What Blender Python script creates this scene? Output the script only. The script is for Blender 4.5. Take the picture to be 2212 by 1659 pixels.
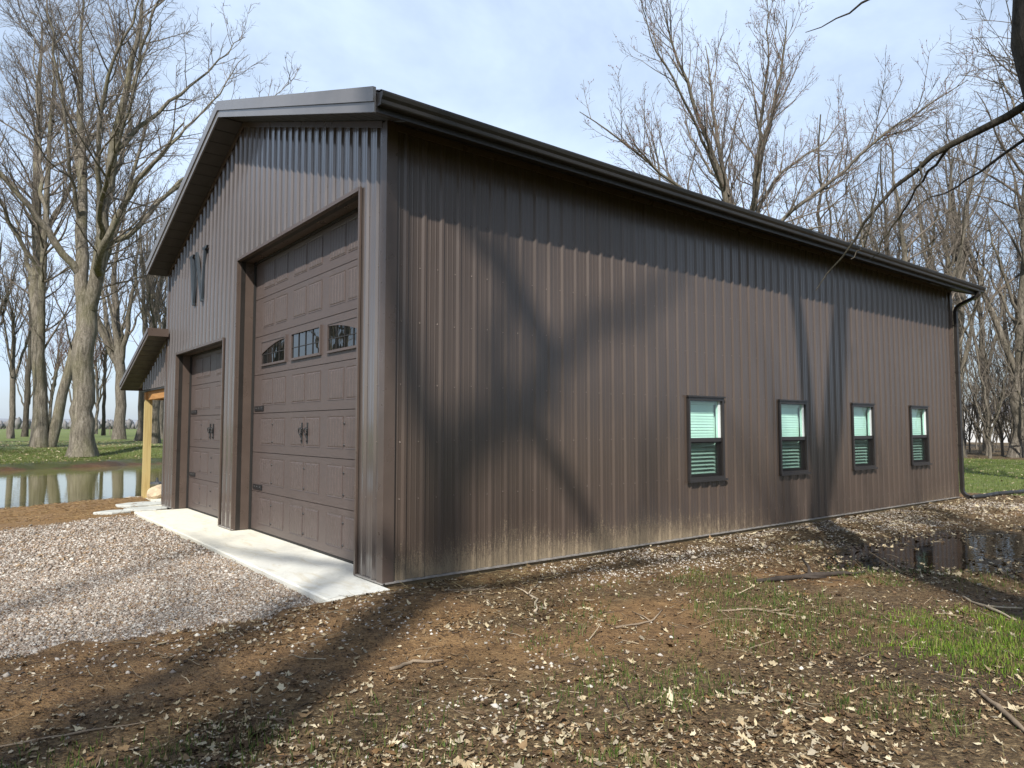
import bpy, math, random
import numpy as np
PI = math.pi
sc = bpy.context.scene
for o in list(bpy.data.objects):
    bpy.data.objects.remove(o)

# ------------------------------------------------------------------ camera, sky, sun, exposure
CAM = np.array([-3.567, -6.655, 1.605]); YAW = math.radians(51.71); PITCH = math.radians(3.551)
cd = bpy.data.cameras.new('camera'); cam = bpy.data.objects.new('camera', cd); sc.collection.objects.link(cam)
cd.sensor_width = 36; cd.lens = 1535.65 / 2212 * 36; cd.clip_start = .05; cd.clip_end = 8000
cam.location = CAM; cam.rotation_euler = (PI / 2 + PITCH, 0, YAW - PI / 2)
sc.camera = cam
SUN = np.array([1, .91, -1.30]); SUN = SUN / np.linalg.norm(SUN)      # direction the light travels
SUN_EL = math.asin(-SUN[2]); SUN_AZ = math.atan2(-SUN[0], -SUN[1])     # compass angle of the sun from +Y towards +X
w = bpy.data.worlds.new('World'); sc.world = w; w.use_nodes = True
wt = w.node_tree; wt.nodes.clear()
def wn(t, **k):
    n = wt.nodes.new(t)
    for a, b in k.items(): setattr(n, a, b)
    return n
sky = wn('ShaderNodeTexSky', sky_type='NISHITA'); sky.sun_disc = False; sky.sun_elevation = SUN_EL; sky.sun_rotation = SUN_AZ
sky.altitude = 200; sky.air_density = 1.0; sky.dust_density = 1.4; sky.ozone_density = 1.2
tc = wn('ShaderNodeTexCoord'); mp = wn('ShaderNodeMapping'); mp.inputs['Scale'].default_value = (1.0, 1.2, 2.0); mp.inputs['Rotation'].default_value = (0, .25, .6)
nz = wn('ShaderNodeTexNoise'); nz.inputs['Scale'].default_value = 1.3; nz.inputs['Detail'].default_value = 7; nz.inputs['Roughness'].default_value = .55; nz.inputs['Distortion'].default_value = .35
rp = wn('ShaderNodeValToRGB'); rp.color_ramp.elements[0].position = .36; rp.color_ramp.elements[0].color = (.12, .12, .12, 1); rp.color_ramp.elements[1].position = .70; rp.color_ramp.elements[1].color = (1, 1, 1, 1)
mx = wn('ShaderNodeMix', data_type='RGBA'); mx.inputs[7].default_value = (7.5, 9.1, 11.5, 1)
bg = wn('ShaderNodeBackground'); bg.inputs['Strength'].default_value = .085
wo = wn('ShaderNodeOutputWorld')
L = wt.links.new
L(tc.outputs['Generated'], mp.inputs['Vector']); L(mp.outputs[0], nz.inputs['Vector']); L(nz.outputs['Fac'], rp.inputs[0]); L(rp.outputs[0], mx.inputs[0])
L(sky.outputs[0], mx.inputs[6]); L(mx.outputs[2], bg.inputs['Color']); L(bg.outputs[0], wo.inputs['Surface'])
sl = bpy.data.lights.new('sun', 'SUN'); sl.energy = 5.0; sl.angle = math.radians(.85); sl.color = (1, .955, .88)
so = bpy.data.objects.new('sun', sl); sc.collection.objects.link(so); so.location = (-10, -10, 20)
from mathutils import Vector
so.rotation_euler = Vector(SUN).to_track_quat('-Z', 'Y').to_euler()
vs = sc.view_settings; vs.view_transform = 'Standard'; vs.look = 'None'; vs.gamma = 1; vs.exposure = .5; vs.use_curve_mapping = False
cy = sc.cycles; cy.max_bounces = 6; cy.diffuse_bounces = 3; cy.glossy_bounces = 3; cy.transmission_bounces = 4; cy.transparent_max_bounces = 10
cy.caustics_reflective = False; cy.caustics_refractive = False

# ------------------------------------------------------------------ helpers
def link(o, parent=None):
    sc.collection.objects.link(o)
    if parent is not None: o.parent = parent
    return o
def tag(o, label=None, cat=None, group=None, kind=None):
    if label: o['label'] = label
    if cat: o['category'] = cat
    if group: o['group'] = group
    if kind: o['kind'] = kind
    return o
def empty(name, loc=(0, 0, 0), rz=0, parent=None):
    o = bpy.data.objects.new(name, None); o.location = loc; o.rotation_euler = (0, 0, rz); o.empty_display_size = .2
    return link(o, parent)
def np_mesh(name, V, F, mat, smooth=False, col=None):
    """V (n,3); F list of index arrays (m,k)"""
    if not isinstance(F, (list, tuple)): F = [F]
    F = [f for f in F if len(f)]
    me = bpy.data.meshes.new(name)
    V = np.asarray(V, np.float32); me.vertices.add(len(V)); me.vertices.foreach_set('co', V.ravel())
    li = np.concatenate([f.ravel() for f in F]).astype(np.int32)
    tot = np.concatenate([np.full(len(f), f.shape[1], np.int32) for f in F])
    st = np.concatenate([[0], np.cumsum(tot)[:-1]]).astype(np.int32)
    me.loops.add(len(li)); me.loops.foreach_set('vertex_index', li)
    me.polygons.add(len(tot)); me.polygons.foreach_set('loop_start', st); me.polygons.foreach_set('loop_total', tot)
    if smooth: me.polygons.foreach_set('use_smooth', np.ones(len(tot), bool))
    me.update(calc_edges=True)
    if col is not None:
        a = me.color_attributes.new('Col', 'FLOAT_COLOR', 'POINT')
        c = np.ones((len(V), 4), np.float32); c[:, :col.shape[1]] = col; a.data.foreach_set('color', c.ravel())
    if mat: me.materials.append(mat)
    return me
def obj(name, me, parent=None, loc=(0, 0, 0)):
    o = bpy.data.objects.new(name, me); o.location = loc
    return link(o, parent)
class MB:
    def __init__(s): s.V = []; s.F = []
    def add(s, V, F):
        b = len(s.V); s.V += [tuple(map(float, v)) for v in V]; s.F += [tuple(i + b for i in f) for f in F]; return s
    def hexa(s, p):          # 4 bottom, 4 top, both counter-clockwise from above
        return s.add(p, [(3, 2, 1, 0), (4, 5, 6, 7), (0, 1, 5, 4), (1, 2, 6, 5), (2, 3, 7, 6), (3, 0, 4, 7)])
    def box(s, x0, x1, y0, y1, z0, z1):
        return s.hexa([(x0, y0, z0), (x1, y0, z0), (x1, y1, z0), (x0, y1, z0), (x0, y0, z1), (x1, y0, z1), (x1, y1, z1), (x0, y1, z1)])
    def loft(s, A, B, cap=True):
        n = len(A); F = [(i, (i + 1) % n, n + (i + 1) % n, n + i) for i in range(n)]
        if cap: F += [tuple(range(n))[::-1], tuple(range(n, 2 * n))]
        return s.add(list(A) + list(B), F)
    def tube(s, pts, rad, sides=8, cap=True):
        P = np.array(pts, float); n = len(P); R = np.broadcast_to(np.asarray(rad, float), (n,))
        V, Q = tubes(P[None], np.array(R)[None], sides); b = len(s.V)
        s.add(V, [tuple(q) for q in Q])
        if cap: s.F += [tuple(b + i for i in range(sides))[::-1], tuple(b + (n - 1) * sides + i for i in range(sides))]
        return s
    def dome(s, c, r, axis, h=1.0, sides=8):
        c = np.array(c, float); a = np.array(axis, float); a /= np.linalg.norm(a)
        u = np.cross(a, (0, 0, 1) if abs(a[2]) < .9 else (1, 0, 0)); u /= np.linalg.norm(u); v = np.cross(a, u)
        V = []; 
        for hh, rr in ((0, 1), (.6 * h, .8), (1 * h, .3)):
            for k in range(sides):
                t = 2 * PI * k / sides; V.append(c + a * hh * r + (u * math.cos(t) + v * math.sin(t)) * rr * r)
        F = [(j * sides + i, j * sides + (i + 1) % sides, (j + 1) * sides + (i + 1) % sides, (j + 1) * sides + i) for j in range(2) for i in range(sides)]
        F.append(tuple(2 * sides + i for i in range(sides)))
        return s.add(V, F)
    def mesh(s, name, mat, smooth=False):
        me = bpy.data.meshes.new(name); me.from_pydata(s.V, [], s.F)
        if smooth: me.polygons.foreach_set('use_smooth', np.ones(len(me.polygons), bool))
        me.update()
        if mat: me.materials.append(mat)
        return me
    def build(s, name, mat, parent=None, smooth=False, loc=(0, 0, 0)):
        return obj(name, s.mesh(name, mat, smooth), parent, loc)
def nrm(a): return a / np.maximum(np.linalg.norm(a, axis=-1, keepdims=True), 1e-9)
def tubes(P, R, s):
    N, n, _ = P.shape
    T = nrm(np.gradient(P, axis=1)); m = nrm(P[:, -1] - P[:, 0])
    ref = np.where((np.abs(m[:, 2]) > .8)[:, None], np.array([[1., 0, 0]]), np.array([[0, 0, 1.]]))[:, None, :]
    u = nrm(ref - (ref * T).sum(-1, keepdims=True) * T); v = np.cross(T, u)
    a = np.arange(s) * 2 * PI / s
    ring = P[:, :, None, :] + R[:, :, None, None] * (np.cos(a)[None, None, :, None] * u[:, :, None, :] + np.sin(a)[None, None, :, None] * v[:, :, None, :])
    k = np.arange(s); k2 = (k + 1) % s
    j = np.arange(n - 1)[:, None] * s
    q = np.stack([j + k, j + k2, j + s + k2, j + s + k], -1).reshape(-1, 4)
    Q = (np.arange(N)[:, None, None] * n * s + q[None]).reshape(-1, 4)
    return ring.reshape(-1, 3), Q
# value noise
def _h(i, j, s):
    n = (i * 374761393 + j * 668265263 + s * 974634777) & 0xffffffff
    n = ((n ^ (n >> 13)) * 1274126177) & 0xffffffff
    return ((n ^ (n >> 16)) & 0xffff) / 65535.
def vn(x, y, f, s=0):
    x = np.asarray(x, float) * f; y = np.asarray(y, float) * f
    i = np.floor(x).astype(np.int64); j = np.floor(y).astype(np.int64); u = x - i; v = y - j
    u = u * u * (3 - 2 * u); v = v * v * (3 - 2 * v)
    return (_h(i, j, s) * (1 - u) + _h(i + 1, j, s) * u) * (1 - v) + (_h(i, j + 1, s) * (1 - u) + _h(i + 1, j + 1, s) * u) * v
def fbm(x, y, f, o=4, s=0):
    r = 0; a = .5; t = 0
    for k in range(o): r = r + a * vn(x, y, f * 2 ** k, s + k); t += a; a *= .55
    return r / t
def sst(a, b, x):
    t = np.clip((x - a) / (b - a), 0, 1); return t * t * (3 - 2 * t)

# ------------------------------------------------------------------ materials
class NT:
    def __init__(s, name):
        s.m = bpy.data.materials.new(name); s.m.use_nodes = True; s.t = s.m.node_tree; s.t.nodes.clear()
        s.out = s.t.nodes.new('ShaderNodeOutputMaterial'); s.bs = s.t.nodes.new('ShaderNodeBsdfPrincipled')
        s.t.links.new(s.bs.outputs[0], s.out.inputs[0])
    def n(s, t, ins=None, **k):
        n = s.t.nodes.new(t)
        for a, b in k.items(): setattr(n, a, b)
        for a, b in (ins or {}).items(): s.set(n.inputs[a], b)
        return n
    def set(s, sock, v):
        if isinstance(v, bpy.types.NodeSocket): s.t.links.new(v, sock)
        elif isinstance(v, bpy.types.Node): s.t.links.new(v.outputs[0], sock)
        elif isinstance(v, (tuple, list)) and len(v) == 3 and sock.type == 'RGBA': sock.default_value = (*v, 1)
        else: sock.default_value = v
    def p(s, **k):
        for a, b in k.items(): s.set(s.bs.inputs[a.replace('_', ' ')], b)
        return s
    def co(s, scale=(1, 1, 1), geo=False):
        if geo: c = s.n('ShaderNodeNewGeometry').outputs['Position']
        else: c = s.n('ShaderNodeTexCoord').outputs['Object']
        return s.n('ShaderNodeMapping', {'Vector': c, 'Scale': scale}).outputs[0]
    def noise(s, v, scale, detail=4, rough=.55, dist=0):
        return s.n('ShaderNodeTexNoise', {'Vector': v, 'Scale': scale, 'Detail': detail, 'Roughness': rough, 'Distortion': dist}).outputs['Fac']
    def voro(s, v, scale, feat='F1', out='Distance', rnd=1):
        return s.n('ShaderNodeTexVoronoi', {'Vector': v, 'Scale': scale, 'Randomness': rnd}, feature=feat).outputs[out]
    def ramp(s, f, stops):
        r = s.n('ShaderNodeValToRGB', {'Fac': f}); e = r.color_ramp.elements
        while len(e) < len(stops): e.new(.5)
        for k, (p, c) in enumerate(stops):
            e[k].position = p; e[k].color = (*c, 1) if isinstance(c, tuple) else (c, c, c, 1)
        return r.outputs[0]
    def mix(s, f, a, b, mode='MIX'):
        n = s.n('ShaderNodeMix', data_type='RGBA', blend_type=mode); s.set(n.inputs[0], f); s.set(n.inputs[6], a); s.set(n.inputs[7], b); return n.outputs[2]
    def math(s, op, a, b=0., c=None):
        n = s.n('ShaderNodeMath', operation=op); s.set(n.inputs[0], a); s.set(n.inputs[1], b)
        if c is not None: s.set(n.inputs[2], c)
        return n.outputs[0]
    def mr(s, v, a, b, c=0., d=1.):
        n = s.n('ShaderNodeMapRange', {0: v, 1: a, 2: b, 3: c, 4: d}); return n.outputs[0]
    def attr(s, name='Col'):
        return s.n('ShaderNodeAttribute', attribute_name=name).outputs['Color']
    def sep(s, v):
        return s.n('ShaderNodeSeparateXYZ', {0: v}).outputs
    def bump(s, h, st=.3, d=.01, nrm=None):
        n = s.n('ShaderNodeBump', {'Height': h, 'Strength': st, 'Distance': d})
        if nrm is not None: s.set(n.inputs['Normal'], nrm)
        s.set(s.bs.inputs['Normal'], n.outputs[0]); return n.outputs[0]

M = {}
def simple(name, col, rough=.6, var=.25, scale=6, bump=0, spec=.5, metal=0, stretch=(1, 1, 1)):
    m = NT(name); v = m.co(stretch); f = m.noise(v, scale, 5)
    d = tuple(c * (1 - var) for c in col); b = tuple(min(1, c * (1 + var)) for c in col)
    m.p(Base_Color=m.ramp(f, [(.3, d), (.7, b)]), Roughness=m.mr(m.noise(v, scale * 1.7, 4), .3, .7, rough * .85, min(1, rough * 1.15)), Metallic=metal)
    m.bs.inputs['Specular IOR Level'].default_value = spec
    if bump: m.bump(m.noise(v, scale * 6, 4), bump, .01)
    M[name] = m.m; return m.m
def mk_siding(name, col, mud):
    m = NT(name); g = m.co(geo=True); st = m.co((9, 9, .35), geo=True)
    f = m.noise(st, 1.0, 4); f2 = m.noise(m.co((.5, .5, .5), geo=True), 1.1, 3)
    base = m.mix(f, tuple(c * .86 for c in col), tuple(c * 1.14 for c in col))
    base = m.mix(m.mr(f2, .35, .7, 0, .35), base, tuple(c * .82 for c in col))
    rough = m.mr(f, .3, .7, .34, .44)
    if mud:
        x, y, z = m.sep(g)
        hgt_n = m.mr(m.noise(m.co((.9, 1, 0), geo=True), 1.0, 4, .6), .3, .7, .28, .85)    # how high the splash reaches here
        fall = m.math('POWER', m.math('MAXIMUM', m.math('SUBTRACT', 1., m.math('DIVIDE', z, hgt_n)), 0.), 1.3)
        along = m.math('MAXIMUM', m.mr(x, 4.6, 7.5, 1, .16), m.mr(x, 11.5, 13.5, 0, .4))
        amt = m.math('MULTIPLY', fall, along)
        str_ = m.noise(m.co((60, 60, 9), geo=True), 1.0, 5, .75); spk = m.noise(m.co((95, 95, 55), geo=True), 1.0, 3, .7)
        k = m.math('ADD', m.math('MULTIPLY', str_, .5), m.math('MULTIPLY', spk, .5))
        msk = m.mr(m.math('ADD', k, m.math('MULTIPLY', amt, .26)), .59, .71, 0, .65)
        msk = m.math('MULTIPLY', msk, m.mr(amt, 0, .15, 0, 1))
        msk = m.math('MAXIMUM', msk, m.math('MULTIPLY', m.math('POWER', amt, 2.2), .32))
        # pale drip stains under the sills
        base = m.mix(msk, base, (.27, .215, .14)); rough = m.mix(msk, rough, (.9, .9, .9))
    m.p(Base_Color=base, Roughness=rough, Coat_Weight=.75 if mud else 1., Coat_Roughness=.2 if mud else .12, Coat_IOR=1.42 if mud else 1.68); m.bs.inputs['Specular IOR Level'].default_value = .32
    m.bump(m.math('ADD', m.noise(m.co((2.2, 2.2, .8), geo=True), 1.6, 3), m.math('MULTIPLY', m.noise(m.co((9, 9, 2.2), geo=True), 1., 3), .25)), .2, .025)
    M[name] = m.m
mk_siding('siding', (.082, .067, .060), False)  # gable copy of the same panels: sky sheen put into lighter, greyer colour
mk_siding('siding_mud_dim', (.069, .050, .0395), True)  # mud splash, plus a darker base that puts the wall's dimmer light into colour
simple('trim', (.085, .063, .052), .30, .12, 3)
simple('trim_dark', (.020, .017, .015), .40, .15, 3)
simple('fascia', (.15, .143, .142), .22, .08, 2)
simple('soffit', (.020, .017, .015), .5, .15, 4)
simple('rubber', (.012, .011, .010), .7, .2, 5)
simple('iron', (.014, .014, .015), .42, .2, 12, .1)
simple('base_metal', (.30, .28, .26), .42, .25, 14, 0, .5, .3)
simple('window_frame', (.024, .021, .020), .38, .12, 5)
simple('white_vinyl', (.72, .76, .74), .5, .05, 5)
simple('letter', (.026, .034, .043), .5, .15, 6)
simple('screw', (.17, .14, .12), .35, .2, 40, 0, .5, .4)
simple('blackpipe', (.02, .02, .02), .5, .2, 10)
simple('hose', (.16, .17, .18), .35, .3, 10)
simple('skirt', (.17, .13, .075), .85, .3, 7, .3, .3, 0, (1, 1, 6))
simple('housewhite', (.75, .75, .74), .7, .05, 1)
simple('houseroof', (.20, .20, .22), .8, .1, 2)
simple('fencepost', (.16, .13, .10), .85, .2, 5)
# garage door: embossed grain
m = NT('door'); v = m.co((30, 3.2, 30), geo=True); f = m.noise(v, 2.6, 6, .7, .6); fl = m.noise(m.co(geo=True), 2.2, 4)
c = m.mix(m.mr(f, .3, .7), (.058, .043, .038), (.108, .083, .075)); c = m.mix(m.mr(fl, .4, .75, 0, .3), c, (.075, .062, .060))
m.p(Base_Color=c, Roughness=m.mr(f, .3, .7, .36, .52)); m.bs.inputs['Specular IOR Level'].default_value = .55; m.bump(f, .35, .004); M['door'] = m.m
# concrete
m = NT('concrete'); g = m.co(geo=True); f = m.noise(g, 1.3, 5); f2 = m.noise(g, 26, 4); x, y, z = m.sep(g)
c = m.mix(m.mr(f, .3, .7), (.52, .50, .43), (.62, .60, .545))
c = m.mix(m.mr(m.math('ADD', y, m.math('MULTIPLY', f, 2.5)), 3.0, 5.2, .0, .55), m.mix(.5, c, (.64, .65, .61)), (.68, .63, .49))
c = m.mix(m.mr(m.voro(g, 9), .06, .03, 0, .55), c, (.25, .22, .17)); c = m.mix(m.mr(f2, .55, .75, 0, .3), c, (.36, .32, .25))
s = m.noise(m.co((1.2, .35, 1), geo=True), 3.2, 5, .7, 1); c = m.mix(m.mr(s, .54, .7, 0, .6), c, (.44, .36, .21)); s2 = m.noise(m.co((.8, .8, 1), geo=True), 6, 6, .75, .8); c = m.mix(m.mr(s2, .52, .66, 0, .35), c, (.40, .39, .34))
m.p(Base_Color=c, Roughness=.85); m.bump(f2, .15, .004); M['concrete'] = m.m
# post timber
m = NT('timber'); v = m.co((14, 14, .8)); f = m.noise(v, 1.5, 5, .6, .5)
m.p(Base_Color=m.ramp(f, [(.3, (.32, .23, .085)), (.55, (.43, .33, .14)), (.75, (.38, .32, .15))]), Roughness=.75); m.bump(f, .15, .004); M['timber'] = m.m
m = NT('timber_beam'); f = m.noise(m.co((.8, 1.2, 14)), 1.5, 5, .6, .5)
m.p(Base_Color=m.ramp(f, [(.3, (.34, .16, .05)), (.7, (.46, .24, .08))]), Roughness=.75); M['timber_beam'] = m.m
def schlick(m, f0, nrm_=None):
    g = m.n('ShaderNodeNewGeometry'); d = m.n('ShaderNodeVectorMath', {0: g.outputs['Incoming'], 1: nrm_ if nrm_ is not None else g.outputs['Normal']}, operation='DOT_PRODUCT').outputs['Value']
    return m.math('ADD', f0, m.math('MULTIPLY', 1 - f0, m.math('POWER', m.math('SUBTRACT', 1., m.math('ABSOLUTE', d)), 5.)))
# window glass: green-tinted see-through + fresnel gloss
def glass(name, tint, extra=0.):
    m = NT(name); tr = m.n('ShaderNodeBsdfTransparent', {'Color': tint}); gl = m.n('ShaderNodeBsdfGlossy', {'Roughness': .01, 'Color': (.9, .95, .95)})
    b = m.n('ShaderNodeBump', {'Height': m.noise(m.co(), 3, 2), 'Strength': .06, 'Distance': .02}); m.set(gl.inputs['Normal'], b.outputs[0])
    mxn = m.n('ShaderNodeMixShader', {0: schlick(m, .04 + extra), 1: tr.outputs[0], 2: gl.outputs[0]})
    m.t.nodes.remove(m.bs); m.t.links.new(mxn.outputs[0], m.out.inputs[0]); M[name] = m.m
glass('glass', (.76, .965, .89), .025)
m = NT('screen'); tr = m.n('ShaderNodeBsdfTransparent', {'Color': (1, 1, 1)}); df = m.n('ShaderNodeBsdfDiffuse', {'Color': (.02, .02, .02)})
mxn = m.n('ShaderNodeMixShader', {0: .42, 1: tr.outputs[0], 2: df.outputs[0]}); m.t.nodes.remove(m.bs); m.t.links.new(mxn.outputs[0], m.out.inputs[0]); M['screen'] = m.m
m = NT('darkglass'); m.p(Base_Color=(.006, .007, .007), Roughness=.015, IOR=1.9); m.bump(m.noise(m.co(geo=True), 3.5, 2), .05, .02); M['darkglass'] = m.m
simple('slat', (.78, .80, .78), .45, .04, 4)
simple('interior', (.05, .055, .05), .9, .2, 3)
# bark
def bark(name, a, b, moss, mossy=.5):
    m = NT(name); v = m.co((1, 1, .16)); f = m.noise(v, 9, 6, .72, .6); f2 = m.noise(m.co((.7, .7, .35)), 1.2, 3); f3 = m.noise(m.co((1, 1, .5)), 22, 4, .7)
    f = m.math('ADD', m.math('MULTIPLY', f, .7), m.math('MULTIPLY', f3, .3))
    c = m.ramp(f, [(.36, tuple(x * .35 for x in a)), (.5, a), (.66, b)])
    c = m.mix(m.mr(f2, .45, .7, 0, mossy), c, moss)
    m.p(Base_Color=c, Roughness=.92); m.bs.inputs['Specular IOR Level'].default_value = .15; m.bump(f, 1., .08); M[name] = m.m
bark('bark', (.16, .14, .112), (.31, .28, .235), (.13, .125, .055), .5)
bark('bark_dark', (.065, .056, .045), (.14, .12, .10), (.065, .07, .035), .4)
bark('bark_grey', (.14, .122, .10), (.27, .24, .20), (.10, .095, .05), .35)
simple('twig', (.14, .118, .098), .85, .3, 2, 0, .2)
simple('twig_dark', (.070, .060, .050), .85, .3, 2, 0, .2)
simple('twig_red', (.125, .080, .064), .85, .3, 2, 0, .2)
simple('buds', (.19, .075, .055), .7, .4, 30, 0, .2)
simple('stick', (.22, .17, .12), .9, .4, 5, .3, .2)
simple('stick_pale', (.40, .33, .24), .85, .3, 5, .2, .2)
simple('stick_dark', (.045, .035, .028), .8, .4, 6, .4, .3)
simple('rock', (.50, .40, .28), .9, .25, 5, .5, .2)
simple('flagstone', (.42, .43, .40), .85, .15, 7, .3, .3)
simple('floatplastic', (.03, .032, .035), .4, .2, 5)
def vcol(name, rough=.85, spec=.25, trans=0, var=.25, sc_=60):
    m = NT(name); c = m.attr(); f = m.noise(m.co(geo=True), sc_, 3)
    c = m.mix(1., c, m.ramp(f, [(.25, 1 - var), (.75, 1 + 0 * var)]), 'MULTIPLY')
    m.p(Base_Color=c, Roughness=rough); m.bs.inputs['Specular IOR Level'].default_value = spec
    if trans:
        t = m.n('ShaderNodeBsdfTranslucent', {'Color': c}); mm = m.n('ShaderNodeMixShader', {0: trans, 1: m.bs.outputs[0], 2: t.outputs[0]}); m.t.links.new(mm.outputs[0], m.out.inputs[0])
    M[name] = m.m
vcol('leaf', .75, .3, .12); vcol('grass', .6, .3, .3, .3, 8); vcol('pebble', .8, .3, 0, .3, 90)
# ground: zones from the colour attribute (R grass, G wet/dark litter, B gravel or mulch)
m = NT('ground'); g = m.co(geo=True); R_, G_, B_ = m.sep(m.attr())
n1 = m.noise(g, .9, 5); n2 = m.noise(g, 7, 6, .65); n3 = m.noise(g, 38, 5, .7); n4 = m.noise(g, 140, 3, .6)
mixn = m.math('ADD', m.math('MULTIPLY', n2, .45), m.math('ADD', m.math('MULTIPLY', n3, .4), m.math('MULTIPLY', n4, .15)))
soil = m.ramp(mixn, [(.37, (.030, .018, .008)), (.45, (.125, .070, .028)), (.53, (.235, .138, .058)), (.66, (.34, .22, .105))])
soil = m.mix(m.mr(n1, .35, .65, 0, .5), soil, m.mix(n3, (.115, .068, .034), (.21, .125, .062)))
lit = m.ramp(m.noise(g, 22, 5, .75), [(.36, (.018, .012, .006)), (.5, (.080, .054, .025)), (.6, (.19, .135, .07)), (.72, (.38, .30, .18))])
c = m.mix(m.mr(G_, .1, .9), soil, lit)
vc = m.voro(g, 42, 'F1', 'Color'); vd = m.voro(g, 42)
grv = m.mix(m.mr(vd, .3, .75), m.ramp(m.sep(vc)[0], [(.1, (.22, .17, .13)), (.45, (.34, .29, .24)), (.9, (.47, .42, .36))]), (.09, .06, .035))
grv = m.mix(m.mr(n1, .4, .7, .1, .55), grv, (.24, .17, .10))
c = m.mix(B_, c, grv)
mf = m.noise(m.co((3, 9, 1), geo=True), 5, 6, .75, 1.5); mul = m.ramp(mf, [(.33, (.065, .036, .016)), (.5, (.20, .115, .045)), (.66, (.36, .24, .11))])
c = m.mix(m.n('ShaderNodeAttribute', attribute_name='Col').outputs['Alpha'], c, mul)
gn = m.noise(g, 1.6, 5, .6); gf = m.noise(m.co((1, 1, 1), geo=True), 24, 4, .7)
gcol = m.mix(m.mr(gn, .35, .65), (.100, .150, .026), (.165, .190, .050)); gcol = m.mix(m.mr(gf, .35, .7, 0, .75), gcol, (.045, .055, .016)); gcol = m.mix(m.mr(m.noise(g, 12, 4, .7), .56, .68, 0, .7), gcol, (.27, .215, .12))
gm = m.mr(m.math('ADD', m.math('MULTIPLY', R_, 1.4), m.math('SUBTRACT', m.noise(g, 5, 5, .7), .5)), .45, .75)
c = m.mix(gm, c, gcol)
wz = m.math('MULTIPLY', m.mr(m.sep(g)[2], -.056, -.082, 0, 1), m.math('SUBTRACT', 1., B_)); c = m.mix(wz, c, m.mix(1., c, (.42, .38, .34), 'MULTIPLY'))
wet = m.math('MAXIMUM', m.mr(m.noise(g, 1.5, 4), .42, .62), m.math('MULTIPLY', wz, 2.))
m.p(Base_Color=c, Roughness=m.mr(m.math('MULTIPLY', wet, m.math('SUBTRACT', 1., B_)), 0, 2, .95, .30)); m.bs.inputs['Specular IOR Level'].default_value = .3
m.bump(m.math('ADD', mixn, m.math('MULTIPLY', m.voro(g, 55), .25)), 1., .05); M['ground'] = m.m
# pond water and puddle
m = NT('pond_water'); g = m.co((1, 1, 1), geo=True)
m.p(Base_Color=(.125, .112, .040), Roughness=.05, IOR=1.33); m.bump(m.noise(m.co((.35, 2.2, 1), geo=True), 1.3, 3), .10, .03); M['pond_water'] = m.m
m = NT('puddle_water'); tr = m.n('ShaderNodeBsdfTransparent', {'Color': (.50, .42, .30)}); gl = m.n('ShaderNodeBsdfGlossy', {'Roughness': .008}); 
b = m.n('ShaderNodeBump', {'Height': m.noise(m.co((1, 1, 1), geo=True), 7, 2), 'Strength': .14, 'Distance': .01}); m.set(gl.inputs['Normal'], b.outputs[0])
mm = m.n('ShaderNodeMixShader', {0: schlick(m, .03), 1: tr.outputs[0], 2: gl.outputs[0]}); m.t.nodes.remove(m.bs); m.t.links.new(mm.outputs[0], m.out.inputs[0]); M['puddle_water'] = m.m
simple('hill', (.20, .215, .24), .95, .3, .02)  # blue of the distant haze put into the ridge colour
simple('farwood', (.17, .165, .165), .95, .4, .15)  # greyed: horizon haze put into the wood's colour

# ------------------------------------------------------------------ terrain
L_, W_, HW, SL = 14.89, 9.68, 4.885, .342            # barn length, width, wall height, roof slope
GX = [-3.6, -3.22, -2.99, -2.77, -2.55, -2.26, -1.9, -1.33, -1.13, -.69, -.5]; GY = [-.3, -.31, -.19, -.09, -.39, -.38, -.43, -.35, -.21, -.23, -.2]
def pond_d(x, y):
    e = (fbm(x, y, .35, 3, 7) - .5) * 1.6
    near = 11.75 + .33 * np.clip(x + 1, -30, 30) + e * .5; far = 33.8 + .42 * np.clip(x + 1.5, -40, 40) + e
    return np.minimum(np.minimum(y - near, far - y), np.minimum(x + 30, 9.5 - x + e))
PUD = np.array([(4.7, -1.7), (6.4, -1.3), (9, -1.9), (12, -2.5), (12.8, -3.7), (9, -4.3), (6.1, -3.75), (4.8, -2.8)])
def poly_d(x, y, P):             # signed distance, positive inside
    x = np.asarray(x, float); y = np.asarray(y, float); d = np.full(x.shape, 1e9); ins = np.zeros(x.shape, bool)
    for a, b in zip(P, np.roll(P, -1, 0)):
        ex, ey = b - a; t = np.clip(((x - a[0]) * ex + (y - a[1]) * ey) / (ex * ex + ey * ey), 0, 1)
        d = np.minimum(d, np.hypot(x - a[0] - t * ex, y - a[1] - t * ey))
        c = ((a[1] > y) != (b[1] > y)) & (x < (b[0] - a[0]) * (y - a[1]) / (b[1] - a[1] + 1e-12) + a[0]); ins ^= c
    return np.where(ins, d, -d)
WATER_P, WATER_Q = -.38, -.078
def gravel_mask(x, y):
    lo = np.interp(x, GX, GY) + (vn(x, y, 3, 5) - .5) * .28; hi = 8.55 + .45 * (np.clip(x, -12, -.6) + .9) + (vn(x, y, 2, 6) - .5) * .3
    return sst(-.06, .1, np.minimum(np.minimum(y - lo, hi - y), -.62 - x)) * sst(-19, -17, x)
def mulch_mask(x, y):
    hi = 8.5 + .45 * (np.clip(x, -12, 0) + .9)
    return sst(-.2, .3, y - hi) * sst(-.6, .2, -pond_d(x, y) + .5) * sst(13.8, 13, y) * sst(1.6, 1., x) * sst(-16, -12, x)
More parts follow.
